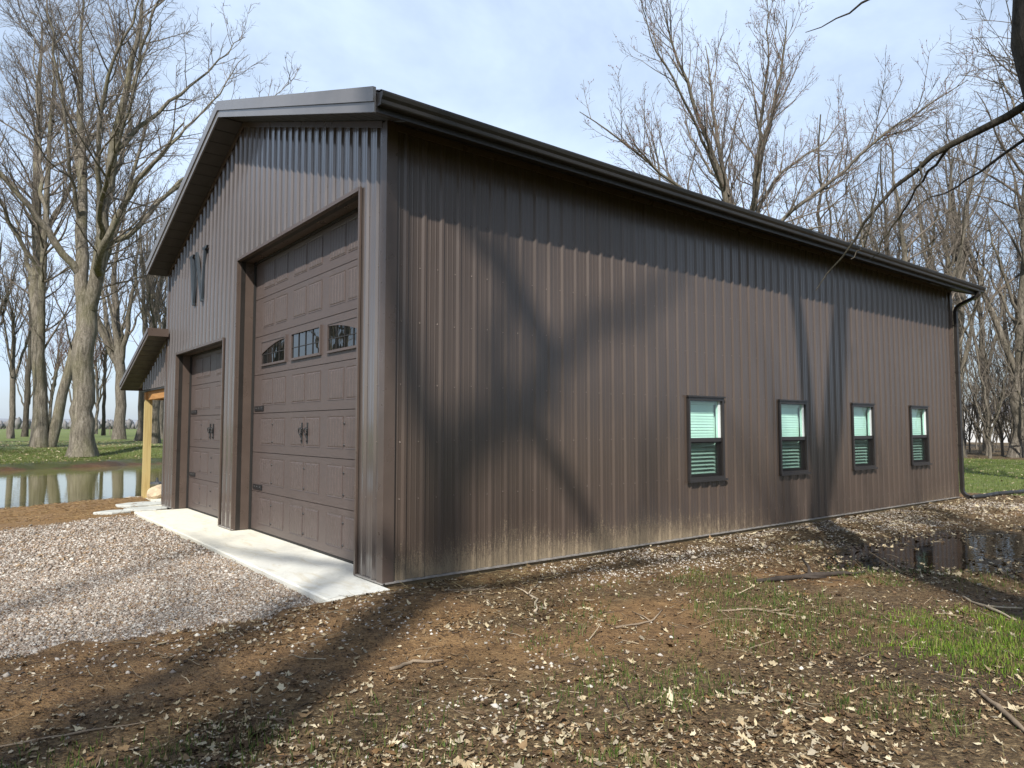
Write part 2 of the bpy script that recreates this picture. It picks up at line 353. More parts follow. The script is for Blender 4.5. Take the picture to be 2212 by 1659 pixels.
def lawn_mask(x, y):
    far = sst(33.4, 34.3, y - .42 * (x + 1.5)); right = sst(16.3, 17.3, x + .2 * y) * sst(-1.2, -.4, y + .03 * (x - 17))
    back = sst(10.5, 12, y) * sst(9.0, 11, x)
    behind = sst(-7.5, -9.5, y) * .75
    m = np.maximum(np.maximum(far, right), np.maximum(back, behind))
    woods = sst(39, 43, x + .25 * y) * sst(2.2, 1.2, (y + 7) / np.maximum(x + 3.5, 1) * 1.25)
    return m * (1 - .93 * woods), woods
def grass_near(x, y):            # how thickly blades stand in the near yard
    n = fbm(x, y, 1.1, 3, 11)
    def blob(cx, cy_, r): return sst(r, r * .35, np.hypot(x - cx, y - cy_))
    g = np.maximum.reduce([blob(2.9, -4.65, 1.3), blob(-3.25, -2.55, .55) * 1.1, blob(-2.45, -2.85, .65) * .9, blob(-1.7, -3.3, .9) * .55, blob(-.9, -3.7, .7) * .4])
    wide = sst(.9, 1.9, x * .45 - y * .75 - .35) * sst(.34, .56, n) * .85 * sst(6.5, 4.5, x)
    g = np.maximum(g * sst(.22, .45, n + .1), wide)
    return g * (1 - gravel_mask(x, y)) * sst(-1.0, -1.5, y)
def hgt(x, y):
    x = np.asarray(x, float); y = np.asarray(y, float)
    h = -.035 - .006 * np.clip(-y, 0, 5) + (fbm(x, y, .5, 4, 1) - .5) * .05
    r = np.hypot(x + 3.6, y + 6.6)
    near = sst(26, 16, r)
    h = h + near * ((fbm(x, y, 2.2, 4, 2) - .5) * .035 + (fbm(x, y, 14, 2, 3) - .5) * .012)
    h = h - .5 * 0
    pdl = poly_d(x, y, PUD) + (fbm(x, y, 1.3, 4, 9) - .5) * 1.9
    h = h - sst(-.25, .7, pdl) * .05
    # dirt shoulder beside the apron corner
    h = h + .05 * sst(.9, .2, np.hypot((x + .3) * .6, y + .75)) 
    g = gravel_mask(x, y); h = h * (1 - g) + g * (-.055 + (fbm(x, y, 1.2, 3, 4) - .5) * .03)
    under = sst(-.72, -.66, x) * sst(L_ + .05, L_ - .05, x) * sst(-.24, -.18, y) * sst(13.2, 13, y) * ((x > 0) | (y < 8.8)); under = under * (y > -.02) + under * (x < 0) * (y <= -.02)
    h = h * (1 - under) + under * -.12
    rise = sst(33, 62, y - .3 * x) * .62
    mound = .35 * np.exp(-((x - 6.5) ** 2 / 8 + (y - 44) ** 2 / 10))
    h = h + rise + mound - .06 * sst(28, 34, y) * sst(62, 40, y)
    p = pond_d(x, y); h = h - sst(-.35, 1.1, p) * .75 + .06 * sst(1.6, 0, np.abs(p + .9)) * sst(20, 14, y)
    return h
def seg(*a):
    return np.unique(np.round(np.concatenate([np.arange(s, e, d) for s, e, d in a]), 4))
far_ = np.array([60, 70, 85, 105, 130, 170, 220, 300, 420, 600, 900, 1400, 2200, 3500.])
gx = np.concatenate([-far_[::-1] + 15, seg((-44, -9, .9), (-9, 12, .07), (12, 20, .16), (20, 60, .8)), far_ + 1])
gy = np.concatenate([-far_[::-1] + 30, seg((-29, -8, .6), (-8, 1.5, .06), (1.5, 14, .2), (14, 60, .6)), far_ + 1])
X, Y = np.meshgrid(gx, gy); Z = hgt(X, Y)
nx, ny = len(gx), len(gy); ii = (np.arange(ny - 1)[:, None] * nx + np.arange(nx - 1)[None]).ravel()
lawn, woods = lawn_mask(X, Y); gn_ = grass_near(X, Y)
pdl = poly_d(X, Y, PUD) + (fbm(X, Y, 1.3, 4, 9) - .5) * 1.9
litter = np.maximum.reduce([woods, sst(-.7, .3, pdl) * .9, sst(.42, .62, fbm(X, Y, .9, 4, 21)) * .7, sst(-2.2, -3.6, Y + .35 * X) * .8, sst(-1.5, -.6, Y + .05 * X) * sst(1.5, 3, X) * sst(.2, -.1, Y) * .8, sst(.55, .15, np.abs(pond_d(X, Y) + .55)) * sst(20, 25, Y)])
col = np.stack([np.clip(lawn + gn_ * .34, 0, 1), np.clip(litter, 0, 1), gravel_mask(X, Y), mulch_mask(X, Y)], -1).reshape(-1, 4)
ground = obj('ground', np_mesh('ground', np.stack([X, Y, Z], -1).reshape(-1, 3), np.stack([ii, ii + 1, ii + nx + 1, ii + nx], -1), M['ground'], True, col))
tag(ground, 'brown dirt yard running out to green lawn and fields', kind='structure')
# pond surface and puddle: plain sheets that the banks cut to shape
def sheet(name, x0, x1, y0, y1, z, mat, label, n=24):
    a = np.linspace(x0, x1, n); b = np.linspace(y0, y1, n); A, B = np.meshgrid(a, b); k = (np.arange(n - 1)[:, None] * n + np.arange(n - 1)[None]).ravel()
    o = obj(name, np_mesh(name, np.stack([A, B, np.full_like(A, z)], -1).reshape(-1, 3), np.stack([k, k + 1, k + n + 1, k + n], -1), mat, True)); tag(o, label, kind='structure'); return o
sheet('pond', -32, 11, 8.0, 41, WATER_P, M['pond_water'], 'still olive green pond reflecting trunks and sky')
sheet('puddle', 2.6, 14.5, -5.6, -.45, WATER_Q, M['puddle_water'], 'dark shallow puddle with sunken leaves beside the barn wall')
# far ridge
hx = np.linspace(-2500, 2600, 180); hz = 8 + 26 * fbm(hx, hx * 0, .0016, 3, 31); hv = []; hq = []
for k, (a, b) in enumerate(zip(hx, hz)):
    hv += [(a, 1500, -2), (a, 1560, b * .7), (a, 1700, b)]
hq = [(3 * k + j, 3 * k + 3 + j, 3 * k + 4 + j, 3 * k + 1 + j) for k in range(179) for j in range(2)]
tag(obj('hills', np_mesh('hills', np.array(hv), np.array(hq), M['hill'], True)), 'low grey blue ridge on the horizon', kind='structure')

# ------------------------------------------------------------------ the barn
barn = empty('metal_barn'); tag(barn, 'tall dark brown ribbed metal barn with two garage doors and a side porch', 'barn')
PER = .2286
_pk = [(0, .024), (.014, .024), (.036, 0), (.070, 0), (.076, .0035), (.084, .0035), (.090, 0), (.1386, 0), (.1446, .0035), (.1526, .0035), (.1586, 0), (.1926, 0), (.2146, .024), (.2286, .024)]
def prof(u):
    return np.interp(np.mod(u, PER), [p[0] for p in _pk], [p[1] for p in _pk])
def siding(parent, mat, place, u0, u1, zb, zt, openings=(), pw=4 * PER, extra=()):
    """place(u, h, z) -> world point.  One object for each sheet."""
    k = 0; us = u0
    ribs = [j * PER + q for j in range(int(u0 / PER) - 1, int(u1 / PER) + 2) for q, _ in _pk[:-1]]
    cuts = [o_[i] for o_ in openings for i in (0, 1)] + list(extra)
    while us < u1 - 1e-6:
        ue = min(us + pw, u1)
        bp = sorted(set([round(x, 5) for x in ribs + cuts if us < x < ue] + [round(us, 5), round(ue, 5)]))
        mb = MB()
        for a, b in zip(bp[:-1], bp[1:]):
            if b - a < 1e-4: continue
            mid = (a + b) / 2; ha, hb = float(prof(a)), float(prof(b)); iv = [(zb, None)]
            spans = []
            lo = zb
            for (oa, ob, oz0, oz1) in sorted(openings, key=lambda o_: o_[2]):
                if oa < mid < ob:
                    if oz0 > lo + 1e-3: spans.append((lo, lo, oz0, oz0))
                    lo = oz1
            spans.append((lo, lo, zt(a), zt(b)))
            for (za, zb_, zc, zd) in spans:
                if max(zc - za, zd - zb_) < .01: continue
                mb.add([place(a, ha, za), place(b, hb, zb_), place(b, hb, max(zd, zb_)), place(a, ha, max(zc, za))], [(0, 1, 2, 3)])
        if mb.F: mb.build('siding_panel', mat, parent)
        us = ue; k += 1
# walls (structural backing keeps light out; sheets stand in front of it)
WIN = [5.41, 7.85, 10.365, 12.905]; WW, WZ0, WZ1 = .87, .833, 2.063
win_open = [(c - WW / 2, c + WW / 2, WZ0, WZ1) for c in WIN]
DOORS = [(.626, 4.952, 4.29), (5.656, 8.779, 3.08)]; DX = .27
side = MB()
xs_ = [.02] + [v for a, b, _, _ in win_open for v in (a, b)] + [L_ - .02]
for i in range(0, len(xs_), 2): side.box(xs_[i], xs_[i + 1], .03, .10, -.1, HW - .06)
for a, b, z0, z1 in win_open: side.box(a, b, .03, .10, -.1, z0); side.box(a, b, .03, .10, z1, HW - .06)
sw = side.build('side_wall', M['trim_dark'], barn)
siding(sw, M['siding_mud_dim'], lambda u, h, z: (u, -h, z), .05, L_ - .03, .02, lambda u: HW - .02, win_open)
gab = MB(); gtop = lambda y: HW + SL * min(y, W_ - y)
ys_ = [.02, DOORS[0][0], DOORS[0][1], DOORS[1][0], DOORS[1][1], W_ / 2, W_ - .02]; ys_ = sorted(ys_)
for a, b in zip(ys_[:-1], ys_[1:]):
    lo = -.1
    for d0, d1, dz in DOORS:
        if d0 - 1e-6 <= a and b <= d1 + 1e-6: lo = dz
    gab.hexa([(.03, a, lo), (.1, a, lo), (.1, b, lo), (.03, b, lo), (.03, a, gtop(a) - .08), (.1, a, gtop(a) - .08), (.1, b, gtop(b) - .08), (.03, b, gtop(b) - .08)])
gw = gab.build('gable_wall', M['trim_dark'], barn)
siding(gw, M['siding'], lambda u, h, z: (-h, u, z), .06, W_ - .03, .02, lambda u: gtop(u) - .01, [(a, b, -.1, z) for a, b, z in DOORS], extra=[W_ / 2])
# other two walls, plain
MB().box(.1, L_ - .02, W_ - .09, W_ - .02, -.1, HW - .06).build('back_wall', M['siding'], barn)
eg = MB(); 
for a, b in ((.03, W_ / 2), (W_ / 2, W_ - .03)): eg.hexa([(L_ - .1, a, -.1), (L_ - .02, a, -.1), (L_ - .02, b, -.1), (L_ - .1, b, -.1), (L_ - .1, a, gtop(a) - .08), (L_ - .02, a, gtop(a) - .08), (L_ - .02, b, gtop(b) - .08), (L_ - .1, b, gtop(b) - .08)])
eg.build('far_gable_wall', M['siding'], barn)
# corner trims
def corner(x, y, sx, sy, ztop, mat, wdt=.10):
    t = .030
    mb = MB()
    mb.loft([(x + sx * t, y + sy * t, .012), (x - sx * wdt, y + sy * t, .012), (x - sx * wdt, y, .012), (x, y, .012), (x, y - sy * wdt, .012), (x + sx * t, y - sy * wdt, .012)],
            [(x + sx * t, y + sy * t, ztop), (x - sx * wdt, y + sy * t, ztop), (x - sx * wdt, y, ztop), (x, y, ztop), (x, y - sy * wdt, ztop), (x + sx * t, y - sy * wdt, ztop)])
    mb.build('corner_trim', mat, barn)
corner(0, 0, -1, -1, HW + .0, M['trim']); corner(0, W_, -1, 1, HW - .01, M['trim']); corner(L_, 0, 1, -1, HW - .02, M['trim'])
# base trim, skirt board
MB().box(-.02, L_ + .02, -.034, -.001, .0, .018).build('base_trim', M['base_metal'], barn)
for a, b in ((-.034, DOORS[0][0]), (DOORS[0][1], DOORS[1][0]), (DOORS[1][1], W_)): MB().box(-.034, -.001, a, b, .0, .015).build('base_trim', M['base_metal'], barn)
MB().box(.004, L_, -.006, .028, -.3, -.001).build('skirt_board', M['skirt'], barn)
# screws
mb = MB(); random.seed(3)
for z in (.28, .86, 1.46, 2.07, 2.75, 3.35, 3.95):
    for j in range(int(L_ / PER)):
        u = .05 + j * PER + .02
        if any(a - .04 < u < b + .04 and z0 - .03 < z < z1 + .03 for a, b, z0, z1 in win_open): continue
        uu = round(u / PER) * PER - .045 + random.uniform(-.004, .004)
        if uu < .12 or uu > L_ - .1: continue
        mb.dome((uu - .008, -.001, z + random.uniform(-.012, .012)), .007, (0, -1, 0), 1, 6)
tag(mb.build('screws', M['screw'], sw), kind='stuff')
mb = MB()
for z in (.28, .86, 1.46, 2.07, 2.75, 3.35, 3.95, 4.6, 5.3, 5.9):
    for j in range(1, int(W_ / PER)):
        u = j * PER - .045
        if z > gtop(u) - .15 or any(a - .05 < u < b + .05 and z < zt + .03 for a, b, zt in DOORS): continue
        mb.dome((-.001, u, z), .008, (-1, 0, 0), 1, 6)
tag(mb.build('screws', M['screw'], gw), kind='stuff')

# roof
RO, EO, EL = .42, .50, .12                 # rake overhang, near eave overhang, far (left) eave overhang
rt = lambda y: HW + .205 + SL * min(y, W_ - y); rb = lambda y: HW + SL * min(y, W_ - y)
for y0, y1, nm in ((-EO, W_ / 2, 0), (W_ / 2, W_ + EL, 1)):
    mb = MB()
    xa, xb = -RO + .015, L_ + .40
    bp = [xa]; x = xa + .05
    while x < xb - .05:
        for q, hgt_ in ((-.03, 0), (-.012, .02), (.012, .02), (.03, 0)): bp.append(x + q)
        x += PER
    bp.append(xb); hh = [0] + [v for _ in range((len(bp) - 2) // 4) for v in (0, .02, .02, 0)] + [0]
    n = len(bp); A = [(bx, y0 - (.03 if nm == 0 else 0), rt(y0) - (.01 if nm == 0 else 0) + h) for bx, h in zip(bp, hh)]; B = [(bx, y1, rt(y1) + h) for bx, h in zip(bp, hh)]
    mb.add(A + B, [(i, i + 1, n + i + 1, n + i) for i in range(n - 1)])
    a, b = y0 + .012, y1
    mb.hexa([(xa, a, rb(a) + .03), (xb, a, rb(a) + .03), (xb, b, rb(b) + .03), (xa, b, rb(b) + .03), (xa, a, rt(a) - .006), (xb, a, rt(a) - .006), (xb, b, rt(b) - .006), (xa, b, rt(b) - .006)])
    ro = mb.build('roof_slope', M['trim'], barn)
    # soffit sheets, rake: strips across the overhang
    n = 17; 
    for xo0, xo1, mt in ((-RO + .03, -.022, 'soffit'), (L_ + .022, L_ + .36, 'soffit')):
        for i in range(n):
            a = y0 + .02 + (y1 - y0 - .02) * i / n; b = y0 + .02 + (y1 - y0 - .02) * (i + 1) / n; g_ = .008; t = .022
            mb = MB(); mb.hexa([(xo0, a + g_, rb(a + g_) + .004), (xo1, a + g_, rb(a + g_) + .004), (xo1, b - g_, rb(b - g_) + .004), (xo0, b - g_, rb(b - g_) + .004), (xo0, a, rb(a) + t), (xo1, a, rb(a) + t), (xo1, b, rb(b) + t), (xo0, b, rb(b) + t)])
            mb.build('soffit_panel', M[mt], ro)
    # rake fascia: upper drip trim and lower strip
    for x0, x1, u0, u1, nmz, mt in ((-RO - .022, -RO + .012, .085, .235, 'rake_trim', 'fascia'), (-RO - .004, -RO + .02, -.02, .083, 'fascia_board', 'fascia')):
        mb = MB(); a, b = y0, y1
        mb.hexa([(x0, a, rb(a) + u0), (x1, a, rb(a) + u0), (x1, b, rb(b) + u0), (x0, b, rb(b) + u0), (x0, a, rb(a) + u1), (x1, a, rb(a) + u1), (x1, b, rb(b) + u1), (x0, b, rb(b) + u1)])
        mb.build(nmz, M[mt], ro)
    mb = MB(); a, b = y0, y1; x0, x1 = L_ + .365, L_ + .40
    mb.hexa([(x0, a, rb(a) - .02), (x1, a, rb(a) - .02), (x1, b, rb(b) - .02), (x0, b, rb(b) - .02), (x0, a, rb(a) + .235), (x1, a, rb(a) + .235), (x1, b, rb(b) + .235), (x0, b, rb(b) + .235)]); mb.build('rake_trim', M['trim'], ro)
    # frieze along the gable under the soffit
    mb = MB(); a, b = max(y0, .08), min(y1, W_ - .06)
    mb.hexa([(-.034, a, rb(a) - .075), (-.02, a, rb(a) - .075), (-.02, b, rb(b) - .075), (-.034, b, rb(b) - .075), (-.034, a, rb(a) - .001), (-.02, a, rb(a) - .001), (-.02, b, rb(b) - .001), (-.034, b, rb(b) - .001)])
    mb.build('frieze_trim', M['trim'], ro)
    if nm == 0:
        ns = 46
        for i in range(ns):           # eave soffit sheets
            a = .02 + (L_ - .04) * i / ns; b = .02 + (L_ - .04) * (i + 1) / ns; g_ = .006; ya, yb = -EO + .02, -.024; t = .022
            mb = MB(); mb.hexa([(a + g_, ya, rb(ya) + .004), (b - g_, ya, rb(ya) + .004), (b - g_, yb, rb(yb) + .004), (a + g_, yb, rb(yb) + .004), (a, ya, rb(ya) + t), (b, ya, rb(ya) + t), (b, yb, rb(yb) + t), (a, yb, rb(yb) + t)])
            mb.build('soffit_panel', M['soffit'], ro)
        MB().hexa([(.08, -.034, HW - .09), (L_ - .06, -.034, HW - .09), (L_ - .06, -.02, HW - .09), (.08, -.02, HW - .09), (.08, -.034, HW - .016), (L_ - .06, -.034, HW - .016), (L_ - .06, -.02, HW - .016), (.08, -.02, HW - .016)]).build('frieze_trim', M['trim'], ro)
        MB().box(-RO + .014, L_ + .36, -EO - .012, -EO + .008, rb(-EO) - .02, rt(-EO) - .02).build('fascia_board', M['trim_dark'], ro)
# ridge cap
mb = MB(); xa, xb = -RO - .02, L_ + .42; yr = W_ / 2
mb.loft([(xa, yr - .2, rt(yr - .2) + .022), (xa, yr, rt(yr) + .03), (xa, yr + .2, rt(yr + .2) + .022), (xa, yr, rt(yr) + .012)], [(xb, yr - .2, rt(yr - .2) + .022), (xb, yr, rt(yr) + .03), (xb, yr + .2, rt(yr + .2) + .022), (xb, yr, rt(yr) + .012)]); mb.build('ridge_cap', M['trim'], barn)
# gutter (K profile) with end caps, hangers hidden; downspout at the far corner
gy0, gz1 = -EO - .014, rt(-EO) - .045; gz0 = gz1 - .125
kp = [(0, gz0), (-.075, gz0), (-.082, gz0 + .012), (-.088, gz0 + .045), (-.108, gz0 + .075), (-.118, gz1 - .018), (-.118, gz1), (-.100, gz1), (-.100, gz1 - .012), (-.111, gz1 - .020), (-.100, gz0 + .078), (-.081, gz0 + .048), (-.074, gz0 + .008), (-.006, gz0 + .008), (-.006, gz1), (0, gz1)]
xa, xb = -RO + .02, L_ + .37
gut = MB().loft([(xa, gy0 + a, z) for a, z in kp], [(xb, gy0 + a, z) for a, z in kp]).build('gutter', M['trim_dark'], barn)
for x in (xa, xb):
    e_ = [(0, gz0), (-.075, gz0), (-.088, gz0 + .045), (-.108, gz0 + .075), (-.118, gz1), (0, gz1)]
    MB().loft([(x - .003, gy0 + a * 1.01, z - .001) for a, z in e_], [(x + .003, gy0 + a * 1.01, z - .001) for a, z in e_]).build('end_cap', M['trim_dark'], gut)
def rect_path(mb, pts, wx, wy):
    prev = None
    for (x, y, z, nx_, nz_) in pts:           # section in the plane spanned by x and the (y,z) normal
        ring = [(x - wx, y - nx_ * wy, z - nz_ * wy), (x + wx, y - nx_ * wy, z - nz_ * wy), (x + wx, y + nx_ * wy, z + nz_ * wy), (x - wx, y + nx_ * wy, z + nz_ * wy)]
        if prev: mb.loft(prev, ring, False)
        prev = ring
dx = L_ + .075
mb = MB(); rect_path(mb, [(dx, gy0 - .05, gz0 + .004, 1, 0), (dx, gy0 - .05, gz0 - .05, .96, .25), (dx, gy0 + .0, gz0 - .11, .75, .66), (dx, -.2, gz0 - .24, .70, .71), (dx, -.11, gz0 - .31, .9, .4), (dx, -.075, gz0 - .40, 1, 0), (dx, -.075, .22, 1, 0), (dx + .0, -.085, .13, .93, -.3), (dx, -.14, .055, .6, -.8), (dx, -.24, .015, .3, -.95)], .05, .036)
ds = mb.build('downspout', M['trim_dark'], barn)
for z in (1.2, 2.9, 4.0): MB().box(dx - .062, dx + .062, -.118, -.034, z, z + .03).build('strap', M['trim_dark'], ds)

# door openings
def garage(idx, y0, y1, ztop, nsec, bays, bayw, win_row, names):
    yc = (y0 + y1) / 2; dw0, dw1 = y0 - .06, y1 + .06; sh = (ztop - .005) / nsec
    # casing: jambs, header, outer lip, black weather seal
    for a, b, s in ((y0 - .002, y0 - .03, 1), (y1 + .002, y1 + .03, -1)):
        j = MB().box(-.012, DX - .035, min(a, b), max(a, b), 0.0, ztop + .03).build('door_jamb', M['trim'], barn)
        MB().box(-.036, -.013, min(a - s * .0, b - s * .012), max(a, b - s * .012), .0, ztop + .04).build('jamb_lip', M['trim'], j)
        MB().box(DX - .034, DX - .004, min(a, a + s * .03), max(a, a + s * .03), .0, ztop - .02).build('weather_seal', M['rubber'], j)
    hd = MB().box(-.012, DX - .035, y0, y1, ztop + .002, ztop + .03).build('door_header', M['trim'], barn)
    MB().box(-.038, -.013, y0, y1, ztop + .0, ztop + .045).build('header_lip', M['trim'], hd)
    MB().box(DX - .034, DX - .004, y0 + .03, y1 - .03, ztop - .03, ztop + .0).build('weather_seal', M['rubber'], hd)
    d = empty('garage_door', (0, 0, 0), 0, barn)
    tag(d, names)
    MB().box(DX + .045, DX + .06, dw0, dw1, 0, ztop + .1).build('backing', M['interior'], d)
    for k in range(nsec):
        z0, z1 = k * sh + .001 + (.014 if k == 0 else 0), (k + 1) * sh - .001
        mb = MB(); b = .0035
        mb.hexa([(DX + .0, dw0, z0 + b), (DX + .04, dw0, z0), (DX + .04, dw1, z0), (DX, dw1, z0 + b), (DX, dw0, z1 - b), (DX + .04, dw0, z1), (DX + .04, dw1, z1), (DX, dw1, z1 - b)])
        mb.build('door_section', M['door'], d)
    MB().box(DX - .006, DX + .04, dw0, dw1, -.012, .014).build('bottom_seal', M['rubber'], d)
    # stamped plank panels
    pw_, ph0, ph1 = .465, .125 * sh / .61, .53 * sh / .61
    yl = [0, .012, .022]; hl = [0, -.009, 0]           # outer groove then field
    n = 5; fw = (pw_ - .044) / n
    for i in range(n):
        c0 = .022 + i * fw
        if i: yl += [c0 - .007, c0, c0 + .007]; hl += [.004, -.010, .004]
        else: yl += [.030]; hl += [.004]
    yl += [pw_ - .03, pw_ - .022, pw_ - .012, pw_]; hl += [.004, 0, -.009, 0]
    zl = [0, .012, .022, .03]; zl = zl + [ph1 - ph0 - q for q in zl[::-1]]; zf = [0, -1, 0, 1, 1, 0, -1, 0]
    V = []
    for q, f_ in zip(zl, zf):
        for a, h in zip(yl, hl):
            hh = h if f_ == 1 else (min(h, -.009) if (f_ == -1 and .012 <= a <= pw_ - .012) else min(h, 0) if f_ == 0 else h)
            if f_ == 0 and q in (zl[0], zl[-1]): hh = 0
            V.append((-(hh * .5 + .0052), -a, q))
    ncol = len(yl); F = [(i * ncol + j, i * ncol + j + 1, (i + 1) * ncol + j + 1, (i + 1) * ncol + j) for i in range(len(zl) - 1) for j in range(ncol - 1)]
    # rim so that the sheet closes on the section
    rim = [(0, -a, q) for q in (zl[0], zl[-1]) for a in (0, pw_)]
    b0 = len(V); V += [(.002, 0, zl[0]), (.002, -pw_, zl[0]), (.002, -pw_, zl[-1]), (.002, 0, zl[-1])]
    lr = (len(zl) - 1) * ncol
    F += [(b0, b0 + 1, ncol - 1, 0), (b0 + 1, b0 + 2, lr + ncol - 1, ncol - 1), (b0 + 2, b0 + 3, lr, lr + ncol - 1), (b0 + 3, b0, 0, lr)]
    pm = MB().add(V, F).mesh('stamped_panel', M['door'])
    nb = len(bays)
    for k in range(nsec):
        for bi, bc in enumerate(bays):
            if k == win_row:
                wy0, wy1 = bc + .525, bc - .525; z0, z1 = k * sh + .125, k * sh + .53
                mb = MB(); t = .032
                for a, b, c_, e_ in ((wy1, wy0, z0, z0 + t), (wy1, wy0, z1 - t, z1), (wy1, wy1 + t, z0 + t, z1 - t), (wy0 - t, wy0, z0 + t, z1 - t)): mb.box(DX - .03, DX + .002, a, b, c_, e_)
                wf = mb.build('window_frame', M['door'], d)
                # arched infill above the outer windows, then muntins
                mb = MB(); x0, x1 = DX - .022, DX - .003; ia, ib = wy1 + t, wy0 - t; n = 10; zt_ = z1 - t
                arch = lambda q: {0: 0.02 + .16 * (1 - math.cos((q) * 1.25)) / .685, 1: .0, 2: .02 + .16 * (1 - math.cos((1 - q) * 1.25)) / .685}[bi if nb == 3 else 1]
                if bi != 1:
                    for i in range(n):
                        qa, qb = i / n, (i + 1) / n; ya, yb = ia + (ib - ia) * qa, ia + (ib - ia) * qb; da, db = max(arch(qa), .004), max(arch(qb), .004)
                        mb.hexa([(x0, ya, zt_ - da), (x1, ya, zt_ - da), (x1, yb, zt_ - db), (x0, yb, zt_ - db), (x0, ya, zt_), (x1, ya, zt_), (x1, yb, zt_), (x0, yb, zt_)])
                    mb.build('arch_panel', M['door'], d)
                mb = MB()
                for i in range(1, 4):
                    yy = ia + (ib - ia) * i / 4; top = zt_ - arch(i / 4); mb.box(x0 + .002, x1 - .002, yy - .005, yy + .005, z0 + t, top)
                mb.box(x0 + .004, x1 - .002, ia, ib, (z0 + z1) / 2 - .027, (z0 + z1) / 2 - .017)
                mb.build('muntin', M['trim_dark'], d)
                MB().box(DX - .010, DX - .002, ia - .01, ib + .01, z0 + t - .01, zt_ + .01).build('pane', M['darkglass'], d)
                continue
            for s in (0, 1):
                y_ = bc + .5 if s == 0 else bc - .035
                obj('stamped_panel', pm, d, (DX + .0, y_, k * sh + ph0))
    # clavos
    cm = MB().dome((0, 0, 0), .017, (-1, 0, 0), .8, 8).mesh('clavo', M['iron'], True)
    cols = [bc for bc in bays] + ([yc] if nb == 2 else [])
    for k in (0, 1, 2):
        for c_ in cols:
            if k == 2 and abs(c_ - yc) < .2: continue
            for dz in (.13, .44): obj('clavo', cm, d, (DX - .004, c_, k * sh + dz + .04 * (dz < .2)))
    # strap hinges at the section joints
    for yy, s in ((y1 - .10, -1), (y0 + .10, 1)):
        for zz in (sh * 1.12, sh * 3.13):
            a, b = sorted((yy, yy + s * .40)); h = MB().box(DX - .016, DX - .001, a, b, zz - .036, zz + .036)
            for q in (.08, .2, .32): h.dome((DX - .016, yy + s * q, zz), .012, (-1, 0, 0), .8, 6)
            h.build('strap_hinge', M['iron'], d)
    # ring pulls
    for s in (-1, 1):
        yy = yc + s * .095; zc = sh * 2.53
        h = MB().box(DX - .014, DX - .001, yy - .021, yy + .021, zc - .15, zc + .13)
        h.box(DX - .018, DX - .001, yy - .028, yy + .028, zc - .01, zc + .06)
        h.dome((DX - .014, yy, zc + .045), .02, (-1, 0, 0), 1.2, 8)
        a = np.linspace(0, 2 * PI, 15); h.tube([(DX - .04 - .008 * math.cos(t), yy + .042 * math.sin(t), zc + .005 + .048 * math.cos(t)) for t in a], .009, 6, False)
        h.tube([(DX - .01, yy, zc + .055), (DX - .05, yy, zc + .05)], .012, 6)
        h.tube([(DX - .01, yy, zc - .12), (DX - .03, yy, zc - .12)], .008, 6)
        h.build('handle', M['iron'], d)
    return d
garage(0, *DOORS[0], 7, [2.80 + 1.25, 2.80, 2.80 - 1.25], 1.25, 4, 'tall brown wood grained garage door with arched window row')
garage(1, *DOORS[1], 5, [7.93, 6.53], 1.4, -1, 'shorter brown wood grained garage door without windows')

